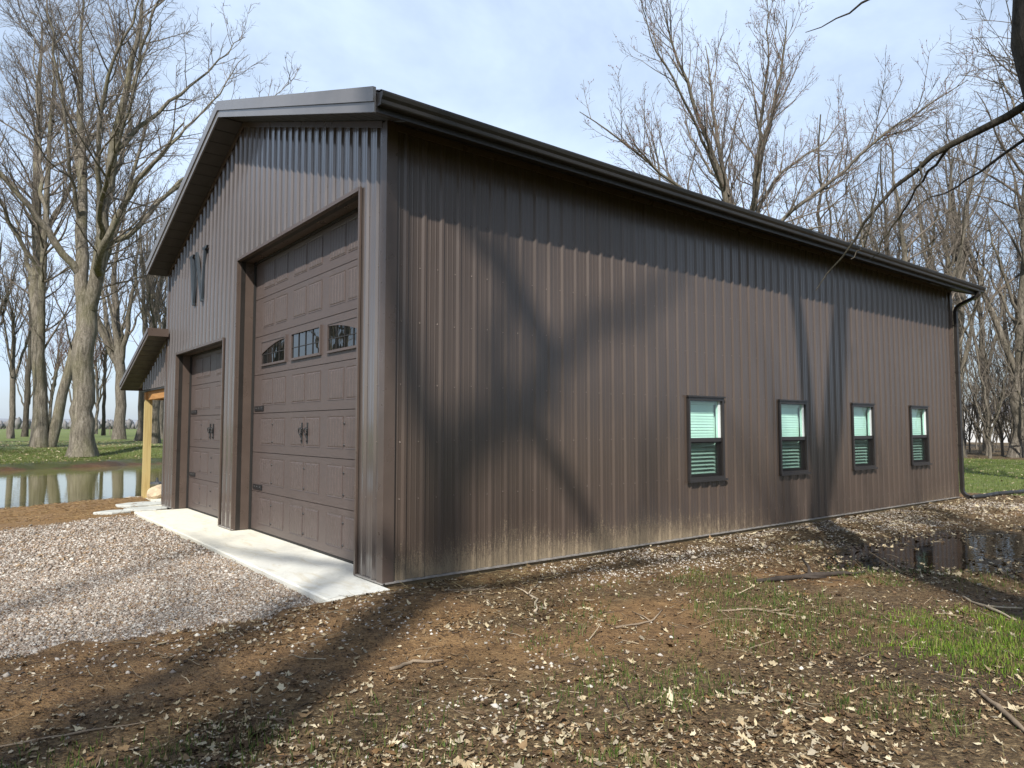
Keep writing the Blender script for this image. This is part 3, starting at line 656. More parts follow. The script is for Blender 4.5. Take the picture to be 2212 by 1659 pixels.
# side windows: one built, three copied
def make_window():
    wn_ = empty('window', (WIN[0], 0, 0), 0, barn); h = WW / 2
    mb = MB(); t = .042; yo, yi = -.040, .06
    for a, b, c_, e_ in ((-h, h, WZ0, WZ0 + t), (-h, h, WZ1 - t, WZ1), (-h, -h + t, WZ0 + t, WZ1 - t), (h - t, h, WZ0 + t, WZ1 - t)): mb.box(a, b, yo, yi, c_, e_)
    mb.box(-h - .02, h + .02, -.030, -.0195, WZ0 - .03, WZ0); mb.box(-h - .02, h + .02, -.030, -.0195, WZ1, WZ1 + .03); mb.box(-h - .018, -h, -.030, -.0245, WZ0 - .03, WZ1 + .03); mb.box(h, h + .018, -.030, -.0245, WZ0 - .03, WZ1 + .03)
    mb.build('frame', M['window_frame'], wn_)
    MB().box(-h - .035, h + .035, -.068, -.0305, WZ0 - .028, WZ0 + .004).build('sill', M['window_frame'], wn_)
    MB().box(-h - .025, h + .025, -.058, -.0305, WZ1 + .004, WZ1 + .026).build('drip_cap', M['window_frame'], wn_)
    zm = (WZ0 + WZ1) / 2 - .02
    MB().box(-h + t, h - t, -.02, .05, zm - .03, zm + .03).build('meeting_rail', M['window_frame'], wn_)
    ls = MB(); z0, z1 = WZ0 + t, zm - .03; s = .04
    for a, b, c_, e_ in ((-h + t, h - t, z0, z0 + s), (-h + t, h - t, z1 - .02, z1), (-h + t, -h + t + s * .6, z0 + s, z1 - .02), (h - t - s * 1.6, h - t, z0 + s, z1 - .02)): ls.box(a, b, .015, .05, c_, e_)
    ls.build('lower_sash', M['window_frame'], wn_)
    us_ = MB(); z0, z1 = zm + .03, WZ1 - t
    us_.box(h - t - .05, h - t, .0, .05, z0, z1); us_.build('upper_stop', M['white_vinyl'], wn_)
    MB().add([(-h + t, .012, zm + .03), (h - t - .05, .012, zm + .03), (h - t - .05, .012, WZ1 - t), (-h + t, .012, WZ1 - t)], [(0, 1, 2, 3)]).build('upper_pane', M['glass'], wn_)
    MB().add([(-h + t, .036, WZ0 + t), (h - t, .036, WZ0 + t), (h - t, .036, zm - .03), (-h + t, .036, zm - .03)], [(0, 1, 2, 3)]).build('lower_pane', M['glass'], wn_)
    MB().add([(-h + t, -.012, WZ0 + t), (h - t, -.012, WZ0 + t), (h - t, -.012, zm - .03), (-h + t, -.012, zm - .03)], [(0, 1, 2, 3)]).build('insect_screen', M['screen'], wn_)
    # reveal box behind the glass
    bx = MB(); bx.box(-h, h, .30, .31, WZ0, WZ1); bx.box(-h - .01, -h + .02, .061, .30, WZ0, WZ1); bx.box(h - .02, h + .01, .061, .30, WZ0, WZ1); bx.box(-h, h, .061, .30, WZ0 - .01, WZ0 + .02); bx.box(-h, h, .061, .30, WZ1 - .02, WZ1 + .01)
    bx.build('reveal', M['white_vinyl'], wn_)
    # blind: closed slats above, open ones below
    up = MB(); th = math.radians(80); dy, dz = .024 * math.cos(th), .024 * math.sin(th); a, b = -h + .07, h - .09
    up.hexa([(a, .09 - dy, -dz), (b, .09 - dy, -dz), (b, .09 - dy + .003, -dz), (a, .09 - dy + .003, -dz), (a, .09 + dy, dz), (b, .09 + dy, dz), (b, .09 + dy + .003, dz), (a, .09 + dy + .003, dz)])
    um = up.mesh('blind_slat', M['slat'])
    dn = MB(); th = math.radians(38); dy, dz = .026 * math.cos(th), .026 * math.sin(th)
    dn.hexa([(a, .09 - dy, -dz), (b, .09 - dy, -dz), (b, .09 + dy, dz - .003), (a, .09 + dy, dz - .003), (a, .09 - dy, -dz + .003), (b, .09 - dy, -dz + .003), (b, .09 + dy, dz), (a, .09 + dy, dz)])
    dm = dn.mesh('blind_slat', M['slat'])
    z = WZ1 - .12
    while z > zm - .05: obj('blind_slat', um, wn_, (0, 0, z)); z -= .043
    while z > WZ0 + .05: obj('blind_slat', dm, wn_, (0, 0, z)); z -= .058
    MB().box(a, b, .065, .115, WZ1 - .10, WZ1 - .055).build('blind_headrail', M['slat'], wn_)
    return wn_
w0 = make_window()
wlab = ['window nearest the front corner of the barn', 'second window from the front corner', 'third window from the front corner', 'last window, next to the downspout']
tag(w0, wlab[0])
for k in range(1, 4):
    c_ = w0.copy(); sc.collection.objects.link(c_); c_.parent = barn; c_.location = (WIN[k], 0, 0); tag(c_, wlab[k])
    for ch in list(w0.children):
        q = ch.copy(); sc.collection.objects.link(q); q.parent = c_

# porch on the left side
PY0, PY1, PX1 = 9.46, 12.36, 13.2; prt = lambda y: 3.66 - (y - PY0) * .348
pr = MB(); pr.hexa([(-RO + .01, PY0, prt(PY0) - .10), (PX1, PY0, prt(PY0) - .10), (PX1, PY1, prt(PY1) - .10), (-RO + .01, PY1, prt(PY1) - .10), (-RO + .01, PY0, prt(PY0)), (PX1, PY0, prt(PY0)), (PX1, PY1, prt(PY1)), (-RO + .01, PY1, prt(PY1))])
pr = MB()
# the roof starts at the barn wall except in front of the gable, where it laps past the corner
for x0, x1, a in ((-RO + .01, -.04, PY0), (-.04, PX1, W_ + .03)):
    pr.hexa([(x0, a, prt(a) - .10), (x1, a, prt(a) - .10), (x1, PY1, prt(PY1) - .10), (x0, PY1, prt(PY1) - .10), (x0, a, prt(a)), (x1, a, prt(a)), (x1, PY1, prt(PY1)), (x0, PY1, prt(PY1))])
pr = pr.build('porch_roof', M['trim'], barn)
for x0, x1, u0, u1, nmz in ((-RO - .022, -RO + .009, -.075, .02, 'rake_trim'), (-RO - .006, -RO + .009, -.145, -.077, 'fascia_board')):
    MB().hexa([(x0, PY0 - .01, prt(PY0) + u0), (x1, PY0 - .01, prt(PY0) + u0), (x1, PY1, prt(PY1) + u0), (x0, PY1, prt(PY1) + u0), (x0, PY0 - .01, prt(PY0) + u1), (x1, PY0 - .01, prt(PY0) + u1), (x1, PY1, prt(PY1) + u1), (x0, PY1, prt(PY1) + u1)]).build(nmz, M['trim'], pr)
MB().box(-RO + .01, -.036, PY0 - .012, PY0 - .001, prt(PY0) - .145, prt(PY0) + .02).build('end_trim', M['trim'], pr)
MB().box(-RO + .01, PX1, PY1 + .001, PY1 + .02, prt(PY1) - .15, prt(PY1) + .01).build('fascia_board', M['trim'], pr)
n = 12
for i in range(n):
    a = PY0 + (PY1 - PY0) * i / n; b = PY0 + (PY1 - PY0) * (i + 1) / n; g_ = .008; o1, o2 = -.138, -.115
    MB().hexa([(-RO + .012, a + g_, prt(a + g_) + o1), (-.045, a + g_, prt(a + g_) + o1), (-.045, b - g_, prt(b - g_) + o1), (-RO + .012, b - g_, prt(b - g_) + o1), (-RO + .012, a, prt(a) + o2), (-.045, a, prt(a) + o2), (-.045, b, prt(b) + o2), (-RO + .012, b, prt(b) + o2)]).build('soffit_panel', M['soffit'], pr)
siding(pr, M['siding'], lambda u, h, z: (-.002 - h, u, z), W_ + .03, 12.08, 2.50, lambda u: max(prt(u) - .14, 2.505))
MB().box(.004, .05, W_ + .03, 12.05, 2.46, 2.56).build('porch_header', M['trim_dark'], pr)
MB().box(.06, .20, W_ + .02, 12.0, 2.27, 2.47).build('porch_beam', M['timber_beam'], barn)
MB().box(.02, .17, 11.78, 11.93, -.08, 2.27).build('porch_post', M['timber'], barn)
for x in (3.2, 6.4, 9.6, 12.8): MB().box(x, x + .14, 11.8, 11.94, -.08, 2.5).build('porch_post', M['timber'], barn)
MB().box(.02, PX1 - .2, 11.76, 11.95, 2.272, 2.44).build('porch_beam', M['timber_beam'], barn)

# letter on the gable
def quad_prism(mb, P, x0, x1): mb.loft([(x0, y, z) for y, z in P], [(x1, y, z) for y, z in P])
lt = MB(); y0, z0, z1 = 7.86, 3.92, 4.90
def st(a0, a1, b0, b1, x0=-.062, x1=-.024, zt=z1, zb=z0): quad_prism(lt, [(y0 - a0, zt), (y0 - a1, zt), (y0 - b1, zb), (y0 - b0, zb)], x0, x1)
st(.06, .21, .305, .375); st(.445, .475, .325, .365, -.0615); st(.44, .54, .86, .95, -.0625, -.0235); st(1.00, 1.06, .885, .93, -.061)
for a, b in ((0, .30), (.90, 1.20)): quad_prism(lt, [(y0 - a, z1 + .001), (y0 - b, z1 + .001), (y0 - b + .04, z1 - .045), (y0 - a - .04, z1 - .045)], -.0605, -.0245)
lo = lt.build('wall_letter', M['letter']); tag(lo, 'slate blue metal serif letter W fixed on the gable wall', 'letter')

# apron of concrete in three pours, porch slab
ap = empty('concrete_apron'); tag(ap, 'pale new concrete apron in front of the garage doors', kind='structure')
for a, b, t in ((-.22, 2.6, -.012), (2.61, 5.3, -.010), (5.31, 8.80, -.013)):
    e = .015; xi = DX + .1
    ring = [(-.70, a), (-.03, a), (-.03, .0), (xi, .0), (xi, b), (-.70, b)] if a < 0 else [(-.70, a), (xi, a), (xi, b), (-.70, b)]
    inner = [(x + (e if x < -.5 else 0), y + (e * .6 if y == a else -e * .3 if y == b else 0)) for x, y in ring]
    mb = MB(); mb.loft([(x, y, -.25) for x, y in ring], [(x, y, t - e) for x, y in ring], False); mb.loft([(x, y, t - e) for x, y in ring], [(x, y, t) for x, y in inner], False)
    k = len(mb.V); mb.V += [(float(x), float(y), t) for x, y in inner]
    mb.F += [(k, k + 1, k + 2, k + 5), (k + 2, k + 3, k + 4, k + 5)] if a < 0 else [(k, k + 1, k + 2, k + 3)]
    mb.build('slab', M['concrete'], ap)
ps = MB().box(-.25, PX1, W_ + .03, 12.25, -.25, -.02).build('porch_slab', M['concrete']); tag(ps, 'concrete porch floor beside the barn', kind='structure')

# ------------------------------------------------------------------ trees
def at_path(P, i, t):
    """points, tangents on polylines P (N,n,3) for branch i at t in 0..1"""
    n = P.shape[1]; f = np.clip(t, 0, .9999) * (n - 1); k = f.astype(int); u = (f - k)[:, None]
    a, b = P[i, k], P[i, k + 1]; return a * (1 - u) + b * u, nrm(b - a), k, u[:, 0]
def grow(rng, p0, d, ln, n, wander, up):
    N = len(p0); P = np.zeros((N, n + 1, 3)); P[:, 0] = p0; st_ = (ln / n)[:, None]
    for k in range(n):
        d = nrm(d + rng.normal(0, wander, (N, 3)) + np.array([0, 0, up])); P[:, k + 1] = P[:, k] + d * st_
    return P
def sprout(rng, P, R, ln, spacing, tmin, ang, lr, lmin, lmax, n, wander, up, rr, rk, rmin, mult=None):
    c = ln * (1 - tmin) / spacing
    if mult is not None: c = c * mult
    cnt = np.floor(c + rng.random(len(P))).astype(int); i = np.repeat(np.arange(len(P)), cnt)
    t = tmin + (1 - tmin) * rng.random(len(i)) ** .9
    p, T, k, u = at_path(P, i, t); r = R[i, k] * (1 - u) + R[i, k + 1] * u
    q = nrm(np.cross(T, rng.normal(0, 1, (len(i), 3)))); a = np.radians(rng.normal(ang, ang * .25, len(i)))[:, None]
    d = nrm(T * np.cos(a) + q * np.sin(a) + np.array([0, 0, .10]))
    l = np.clip(ln[i] * lr * (1.1 - .65 * t) * rng.uniform(.55, 1.35, len(i)), lmin * rng.uniform(.6, 1.2, len(i)), lmax)
    C = grow(rng, p, d, l, n, wander, up); r0 = np.clip(np.minimum(r * rr, l * rk) * rng.uniform(.75, 1.15, len(i)), rmin, None)
    return C, np.maximum(r0[:, None] * np.linspace(1, .22, n + 1)[None], rmin * .5), l
def resample(pts, rad, n, rng, jit):
    pts = np.array(pts, float); d = np.concatenate([[0], np.cumsum(np.linalg.norm(np.diff(pts, axis=0), axis=1))]); s = np.linspace(0, d[-1], n + 1)
    P = np.stack([np.interp(s, d, pts[:, k]) for k in range(3)], -1); R = np.interp(s, np.linspace(0, d[-1], len(rad)), rad)
    P[1:-1] += rng.normal(0, jit, (n - 1, 3)); return P, R
def cat(parts):
    V = []; Q = []; b = 0
    for v, q in parts: V.append(v); Q.append(q + b); b += len(v)
    return np.concatenate(V), np.concatenate(Q)
def flare(V, r, hh=.9):
    z = np.clip(V[:, 2] / hh, 0, 1); a = np.arctan2(V[:, 1], V[:, 0]); k = 1 + (1 - z) ** 2.6 * (.26 + .13 * np.sin(a * 5 + 1) + .09 * np.sin(a * 9 + 2)) + .035 * np.sin(a * 7)
    V[:, :2] *= np.where(V[:, 2] < hh, k, 1)[:, None]; return V
def tree_mesh(seed, stems, sp=(.75, .36, .21), lr=(.36, .42, .5), lmin=(.9, .4, .22), lmax=(5., 2.2, .95), rmin=(.022, .012, .009), tw=(.10, .13, .17), ang=(40, 42, 42), up=(.07, .05, .03), tmin0=.3, trunk_mat='bark', twig_mat='twig', base_r=None, buds=0, jit=.03, mult=None, fl=1.):
    """stems: list of (points, radii); the first is the trunk.  Returns trunk mesh, crown mesh, bud mesh."""
    rng = np.random.default_rng(seed); S = [resample(p, r, 14, rng, jit) for p, r in stems]
    tr = []
    for k, (P, R) in enumerate(S):
        v, q = tubes(P[None], R[None], 14 if R[0] > .2 else 8)
        if k == 0 and base_r: v = flare(v, base_r * fl, max(.8, base_r * 2.2))
        tr.append((v, q))
    P = np.stack([a for a, _ in S]); R = np.stack([b for _, b in S]); ln = np.linalg.norm(np.diff(P, axis=1), axis=-1).sum(1)
    cr = []; lv = (P, R, ln)
    for k in range(3):
        C, Rc, l = sprout(rng, lv[0], lv[1], lv[2], sp[k], tmin0 if k == 0 else .12, ang[k], lr[k], lmin[k], lmax[k], (8, 5, 3)[k], tw[k], up[k], (.5, .6, .7)[k], (.0125, .011, .011)[k], rmin[k], np.array(mult) if (mult is not None and k == 0) else None)
        cr.append(tubes(C, Rc, (6, 4, 3)[k])); lv = (C, Rc, l)
    tv, tq = cat(tr); cv, cq = cat(cr)
    tm = np_mesh('trunk', tv, tq, M[trunk_mat], True); cm = np_mesh('crown', cv, cq, M[twig_mat], True); bm = None
    if buds:
        C = lv[0]; i = rng.integers(0, len(C), buds); p, T, _, _ = at_path(C, i, rng.random(buds)); s = rng.uniform(.5, 1.2, (buds, 1))
        p = p + rng.normal(0, .012, p.shape)
        o = np.array([(1, 0, 0), (-1, 0, 0), (0, 1, 0), (0, -1, 0), (0, 0, 1.5), (0, 0, -1.2)]) * .017
        v = (p[:, None] + o[None] * s[:, :, None]).reshape(-1, 3); f = np.array([(0, 2, 4), (2, 1, 4), (1, 3, 4), (3, 0, 4), (2, 0, 5), (1, 2, 5), (3, 1, 5), (0, 3, 5)])
        bm = np_mesh('buds', v, (np.arange(buds)[:, None, None] * 6 + f[None]).reshape(-1, 3), M['buds'])
    return tm, cm, bm
def put_tree(meshes, x, y, rz, s, label, group=None, z=None, name='bare_tree'):
    e = empty(name, (x, y, float(hgt(np.array([x]), np.array([y]))[0]) - .05 if z is None else z), rz); e.scale = (s, s, s)
    tag(e, label, 'tree', group)
    obj('trunk', meshes[0], e); obj('crown', meshes[1], e)
    if meshes[2] is not None: tag(obj('buds', meshes[2], e), kind='stuff')
    return e
def auto_stems(seed, h, r, forks=3, spread=.30, fork_at=.32, lean=.04, nl=4):
    rng = np.random.default_rng(seed); tz = h * fork_at; lx, ly = rng.normal(0, lean, 2)
    S = [([(0, 0, 0), (lx * tz * .5, ly * tz * .5, tz * .5), (lx * tz, ly * tz, tz), (lx * h * .8 + rng.normal(0, .3), ly * h * .8 + rng.normal(0, .3), h * .72), (lx * h + rng.normal(0, .6), ly * h + rng.normal(0, .6), h)], [r, r * .88, r * .75, r * .35, .03])]
    a0 = rng.uniform(0, 6.28)
    for k in range(forks + nl):
        a = a0 + k * 2.4 + rng.normal(0, .3); sp = spread * (1 if k < forks else 1.5) * rng.uniform(.7, 1.25); zs = tz * rng.uniform(.85, 1.15) if k < forks else tz * rng.uniform(1.2, 2.0)
        top = h * rng.uniform(.78, .98) if k < forks else zs + h * rng.uniform(.22, .4); f = zs / tz if zs < tz else 1
        bx, by = lx * zs, ly * zs; c, s = math.cos(a), math.sin(a); dz = top - zs; rr = r * (.58 if k < forks else .30) * rng.uniform(.8, 1.1)
        S.append(([(bx, by, zs - .2), (bx + c * dz * sp * .35, by + s * dz * sp * .35, zs + dz * .25), (bx + c * dz * sp * .75, by + s * dz * sp * .75, zs + dz * .62), (bx + c * dz * sp * 1.05, by + s * dz * sp * 1.05, top)], [rr, rr * .8, rr * .5, .025]))
    return S
# frame of a tree seen from the yard: lateral axis, depth axis
RV = np.array([math.sin(YAW), -math.cos(YAW), 0]); FV = np.array([math.cos(YAW), math.sin(YAW), 0])
def skel(px, ox, oy, mpp):
    """list of (lateral, height, depth m) given in sketch units about (ox, oy) -> local metres"""
    return [tuple(RV * (x - ox) * mpp + FV * d + np.array([0, 0, (oy - y) * mpp])) for x, y, d in px]

# big forked tree on the far bank
k_ = .0262; o_ = (180, 992)
SA = [([(180, 992, 0), (178, 900, 0), (177, 800, 0), (178, 700, 0), (176, 640, 0)], [.78, .70, .67, .66, .66]),
      ([(172, 665, 0), (160, 590, .1), (148, 480, .5), (135, 380, .9), (122, 290, 1.2), (112, 170, 1.4), (100, 40, 1.8), (92, -120, 2)], [.50, .46, .38, .32, .24, .17, .10, .04]),
      ([(184, 670, 0), (200, 600, -.2), (212, 520, -.4), (222, 430, -.6), (240, 330, -.8), (270, 220, -1.2), (300, 100, -1.5), (320, -60, -1.8)], [.52, .50, .42, .35, .28, .2, .12, .05]),
      ([(205, 590, -.3), (228, 600, -1.5), (262, 560, -2.5), (300, 500, -3), (345, 430, -3.3), (400, 380, -3.6), (450, 320, -4)], [.30, .30, .24, .2, .15, .1, .04]),
      ([(208, 540, -.4), (250, 500, .8), (300, 400, 1.8), (370, 330, 2.5), (440, 250, 3), (510, 190, 3.5)], [.24, .2, .16, .12, .07, .03]),
      ([(160, 600, .1), (120, 520, -1), (80, 450, -2), (30, 380, -3), (-30, 300, -4)], [.30, .26, .2, .14, .05]),
      ([(140, 420, .8), (100, 330, 2), (60, 240, 3), (20, 130, 3.6), (-10, 0, 4)], [.24, .2, .14, .09, .04]),
      ([(215, 480, -.5), (235, 380, -2), (262, 260, -3), (330, 120, -4), (390, 20, -4.6)], [.22, .18, .14, .08, .04]),
      ([(228, 400, -.6), (232, 300, .6), (225, 180, 1.6), (230, 60, 2.2), (225, -80, 2.6)], [.2, .17, .13, .09, .03]),
      ([(124, 300, 1.2), (150, 210, 2.4), (170, 110, 3.2), (185, -20, 4)], [.16, .13, .09, .03]),
      ([(212, 525, -.4), (265, 470, -3), (330, 420, -5), (400, 300, -6.5), (440, 200, -7)], [.2, .17, .13, .08, .03]),
      ([(240, 335, -.8), (292, 240, .4), (352, 158, 1.2), (420, 80, 1.8), (476, 10, 2.2)], [.2, .16, .12, .07, .025]),
      ([(300, 405, 1.8), (380, 290, 3.2), (452, 185, 4), (520, 112, 4.4), (556, 70, 4.6)], [.15, .12, .09, .05, .02]),
      ([(285, 210, -1.3), (335, 110, -2.4), (380, 20, -3), (410, -70, -3.4)], [.14, .1, .07, .03]),
      ([(345, 430, -3.3), (400, 330, -2.2), (452, 250, -1.6), (500, 170, -1.2), (530, 120, -1)], [.12, .1, .07, .05, .02]),
      ([(120, 520, -1), (70, 400, -.2), (40, 280, .6), (20, 150, 1), (0, 20, 1.4)], [.18, .15, .11, .07, .03]),
      ([(148, 480, .5), (160, 360, -1.4), (165, 230, -2.4), (150, 90, -3.2), (140, -40, -3.6)], [.16, .13, .1, .06, .03])]
SA = [(skel(p, *o_, k_), [q * (.82 if j == 0 else .74) for q in r]) for j, (p, r) in enumerate(SA)]
TA = tree_mesh(11, SA, tmin0=.15, base_r=.7, trunk_mat='bark', jit=.06, rmin=(.022, .013, .010), mult=[0] + [1] * 16, sp=(.7, .34, .22), ang=(46, 46, 46), lmax=(5.5, 2.6, 1.1))
put_tree(TA, 2.35, 39.86, 0, 1, 'largest forked grey tree standing at the far edge of the pond', 'trees beyond the pond')
# twin-trunk tree beside it
k_ = .0312; o_ = (92, 972)
SB = [([(88, 972, 0), (82, 860, 0), (72, 740, 0), (60, 620, .2), (50, 480, .4), (44, 320, .5), (36, 160, .8), (30, 0, 1)], [.66, .58, .52, .46, .38, .3, .18, .06]),
      ([(102, 972, .3), (112, 880, .5), (132, 770, .8), (150, 690, 1), (172, 590, 1.4), (205, 470, 1.8), (240, 330, 2), (265, 180, 2)], [.5, .44, .4, .36, .3, .22, .14, .05]),
      ([(84, 850, 0), (92, 700, -.8), (96, 560, -1), (104, 420, -1.2), (110, 260, -1.4), (118, 80, -1.6)], [.36, .34, .28, .22, .14, .05]),
      ([(66, 690, .2), (30, 600, 1), (-10, 520, 2), (-60, 430, 3)], [.3, .25, .16, .06]),
      ([(52, 520, .4), (80, 420, 1.6), (100, 300, 2.6), (120, 140, 3)], [.24, .2, .13, .05]),
      ([(140, 740, .9), (180, 690, -.6), (230, 620, -2), (280, 560, -3)], [.2, .17, .11, .04]),
      ([(96, 600, -1), (60, 500, -2.6), (20, 360, -4), (-10, 220, -5)], [.2, .17, .11, .04])]
TB = tree_mesh(12, [(skel(p, *o_, k_), [q * .72 for q in r]) for p, r in SB], tmin0=.2, base_r=.46, trunk_mat='bark', jit=.06, rmin=(.024, .014, .012), sp=(.7, .4, .25), ang=(50, 46, 45), lmax=(6, 2.8, 1.2))
put_tree(TB, 1.41, 50.8, 0, 1, 'twin trunked grey tree left of the largest tree, beyond the pond', 'trees beyond the pond')
# red-budded maple behind the barn roof
def zc(l): return [(1194.5 + .46 * a, .46 * b, d) for a, b, d in l]
k_ = .0189; o_ = (1606, 930)
SC = [([(1606, 930, 0), (1604, 760, 0), (1604, 600, 0), (1606, 500, 0)], [.40, .36, .34, .32]),
      (zc([(878, 1080, 0), (868, 960, 0), (855, 780, -.2), (800, 600, -.5), (720, 440, -.9), (640, 250, -1.3), (560, 80, -1.6), (500, -120, -2)]), [.2, .19, .17, .14, .12, .09, .06, .025]),
      (zc([(885, 1080, 0), (885, 900, .3), (885, 700, .6), (862, 500, .9), (850, 300, 1.2), (832, 100, 1.4), (815, -140, 1.6)]), [.19, .18, .16, .13, .10, .07, .025]),
      (zc([(915, 1080, 0), (935, 940, -.2), (960, 780, -.5), (978, 600, -.8), (1030, 350, -1.2), (1062, 200, -1.4), (1090, -60, -1.6)]), [.2, .19, .17, .14, .1, .07, .025]),
      (zc([(930, 1080, 0), (962, 960, .3), (1010, 790, .8), (1100, 650, 1.3), (1190, 530, 1.7), (1330, 420, 2.2), (1480, 320, 2.6), (1580, 180, 3)]), [.17, .16, .14, .12, .09, .07, .05, .02]),
      (zc([(860, 1060, 0), (840, 930, -.6), (710, 850, -1.2), (600, 750, -1.7), (430, 650, -2.3), (280, 560, -2.8), (110, 460, -3.2)]), [.14, .13, .11, .09, .07, .05, .02]),
      (zc([(935, 1080, 0), (985, 990, -.6), (1080, 850, -1.2), (1250, 720, -1.8), (1430, 560, -2.4), (1620, 420, -3), (1780, 330, -3.4)]), [.14, .13, .11, .09, .07, .05, .02]),
      (zc([(870, 1080, 0), (740, 980, 1), (655, 800, 1.6), (585, 580, 2), (572, 380, 2.3), (520, 200, 2.6)]), [.13, .12, .10, .08, .05, .02]),
      (zc([(958, 820, -.4), (940, 640, -1.4), (945, 420, -2), (960, 180, -2.6), (940, -60, -3)]), [.11, .1, .08, .05, .02]),
      (zc([(1035, 740, 1), (1060, 560, 1.8), (1110, 380, 2.4), (1190, 180, 3), (1240, -20, 3.4)]), [.11, .1, .08, .05, .02]),
      (zc([(820, 680, -.4), (690, 500, -1.6), (560, 330, -2.6), (430, 150, -3.2), (380, 20, -3.6)]), [.1, .09, .07, .05, .02]),
      (zc([(930, 1100, 0), (1060, 960, 1), (1250, 820, 2), (1450, 760, 3), (1650, 690, 3.8)]), [.11, .1, .08, .05, .02]),
      (zc([(868, 700, .2), (800, 480, 1.4), (740, 300, 2.2), (730, 80, 2.8)]), [.09, .08, .06, .02])]
TC = tree_mesh(13, [(skel(p, *o_, k_), [q * .68 for q in r]) for p, r in SC], tmin0=.15, trunk_mat='bark_grey', twig_mat='twig', buds=9000, jit=.03, ang=(36, 40, 42), up=(.10, .09, .07), rmin=(.013, .008, .0065), sp=(.36, .28, .21), lmax=(3.4, 1.5, .75), lmin=(.7, .35, .2), mult=[0] + [1] * 12)
put_tree(TC, 21.9, 10.5, 0, 1, 'bare maple with red buds fanning up behind the barn roof', z=-.1, name='maple_tree')
# generic bare trees, a few builds shared by the copies
GEN = {}
def gen(key, seed, h, r, forks, spread, fork_at, tm, cm, nl=5, **kw):
    kw.setdefault('rmin', (.022, .013, .010)); kw.setdefault('sp', (.8, .42, .27))
    GEN[key] = tree_mesh(seed, auto_stems(seed, h, r, forks, spread, fork_at, .03, nl), tmin0=.32, trunk_mat=tm, twig_mat=cm, base_r=r, jit=.06, **kw)
gen('a', 21, 21, .46, 3, .30, .28, 'bark_grey', 'twig', 6)
gen('b', 22, 19, .32, 2, .22, .36, 'bark_grey', 'twig', 6)
gen('c', 23, 15, .20, 3, .26, .25, 'bark_grey', 'twig_red', 5, rmin=(.02, .013, .012), up=(.12, .1, .08), ang=(30, 35, 38))
gen('d', 24, 20, .26, 1, .18, .45, 'bark_dark', 'twig', 8)
gen('e', 25, 8, .07, 3, .35, .15, 'bark_grey', 'twig', 5, rmin=(.012, .008, .006), sp=(.5, .35, .25), lmax=(2, 1, .6))
for x, y, k, rz, s, lb in ((8.65, 66.7, 'a', .4, 1.05, 'tall bare tree nearest the porch roof among the far pond trees'), (9.05, 60.1, 'b', 2.1, 1.1, 'bare tree just left of the wooden porch post beyond the pond'),
                           (9.1, 54.9, 'a', 3.6, .8, 'thick bare trunk showing right beside the wooden porch post'), (12.8, 69.9, 'b', 5, 1.05, 'slim bare trunk between porch post and barn wall'),
                           (-.6, 76.9, 'd', 1, 1.0, 'dark tree at the left edge far beyond the pond')):
    put_tree(GEN[k], x, y, rz, s, lb, 'trees beyond the pond')
rng = np.random.default_rng(5)
for k in range(10):
    a = YAW + math.radians(25.5 + 11 * rng.random()); d = rng.uniform(85, 140)
    put_tree(GEN['ccbcd'[k % 5]], CAM[0] + math.cos(a) * d, CAM[1] + math.sin(a) * d, rng.uniform(0, 6), rng.uniform(.9, 1.35), 'reddish twiggy tree in the far row across the field', 'far row of trees across the field')
# right side: woods behind the far end
gen('f', 26, 19, .28, 2, .24, .22, 'bark_grey', 'twig', 7, sp=(.7, .38, .25), lr=(.45, .45, .5), ang=(55, 48, 45), up=(.03, .03, .02))
gen('g', 27, 17, .20, 2, .20, .30, 'bark_dark', 'twig', 7, sp=(.8, .42, .27), ang=(50, 45, 45), up=(.04, .03, .02))
EDGE = 'trees at the edge of the woods'
put_tree(GEN['f'], 43.4, 7.35, 1.2, 1.2, 'stoutest bare tree at the right edge, at the border of lawn and woods', EDGE)
put_tree(GEN['g'], 39.5, 11.4, 2.6, 1.05, 'dark slender tree just right of the downspout', EDGE)
put_tree(GEN['f'], 33.5, 7.9, 4.4, .85, 'bare tree with low limbs over the lawn right of the barn', EDGE)
put_tree(GEN['b'], 49, 12.2, .3, 1.1, 'second tree behind the downspout at the woods border', EDGE)
put_tree(GEN['g'], 36, 14.0, 3.3, 1.15, 'bare tree rising over the far end of the roof', EDGE)
put_tree(GEN['f'], 41, 9.2, 5.3, .9, 'leaning bare tree between the downspout and the right edge', EDGE)
for k in range(32):
    a = YAW - math.radians(np.interp(k, [0, 31], [-3, 38]) + rng.normal(0, .8)); d = rng.uniform(46, 92)
    kk = 'bgdfcgd'[k % 7] if a < YAW - math.radians(20) else 'ccgbc'[k % 5]
    put_tree(GEN[kk], CAM[0] + math.cos(a) * d, CAM[1] + math.sin(a) * d, rng.uniform(0, 6), rng.uniform(.8, 1.1), 'bare tree among the crowded woods behind the barn', 'woods behind the barn')
for k in range(30):
    a = YAW - math.radians(rng.uniform(30.5, 37)); d = rng.uniform(43, 75)
    put_tree(GEN['e'], CAM[0] + math.cos(a) * d, CAM[1] + math.sin(a) * d, rng.uniform(0, 6), rng.uniform(.6, 1.2), 'thin sapling in the undergrowth right of the barn', 'saplings under the woods', name='sapling')
for k in range(20):  # unseen trees, added to darken reflections in the long wall
    a = YAW - math.radians(41 + 6.0 * k); d = rng.uniform(26, 46) if k > 5 else rng.uniform(22, 40)
    if k > 9: d += 8
    put_tree(GEN['fgb'[k % 3]], CAM[0] + math.cos(a) * d, CAM[1] + math.sin(a) * d, rng.uniform(0, 6), rng.uniform(.9, 1.1), 'unseen bare tree added right and behind to darken wall reflections', 'unseen trees added for the wall reflections')
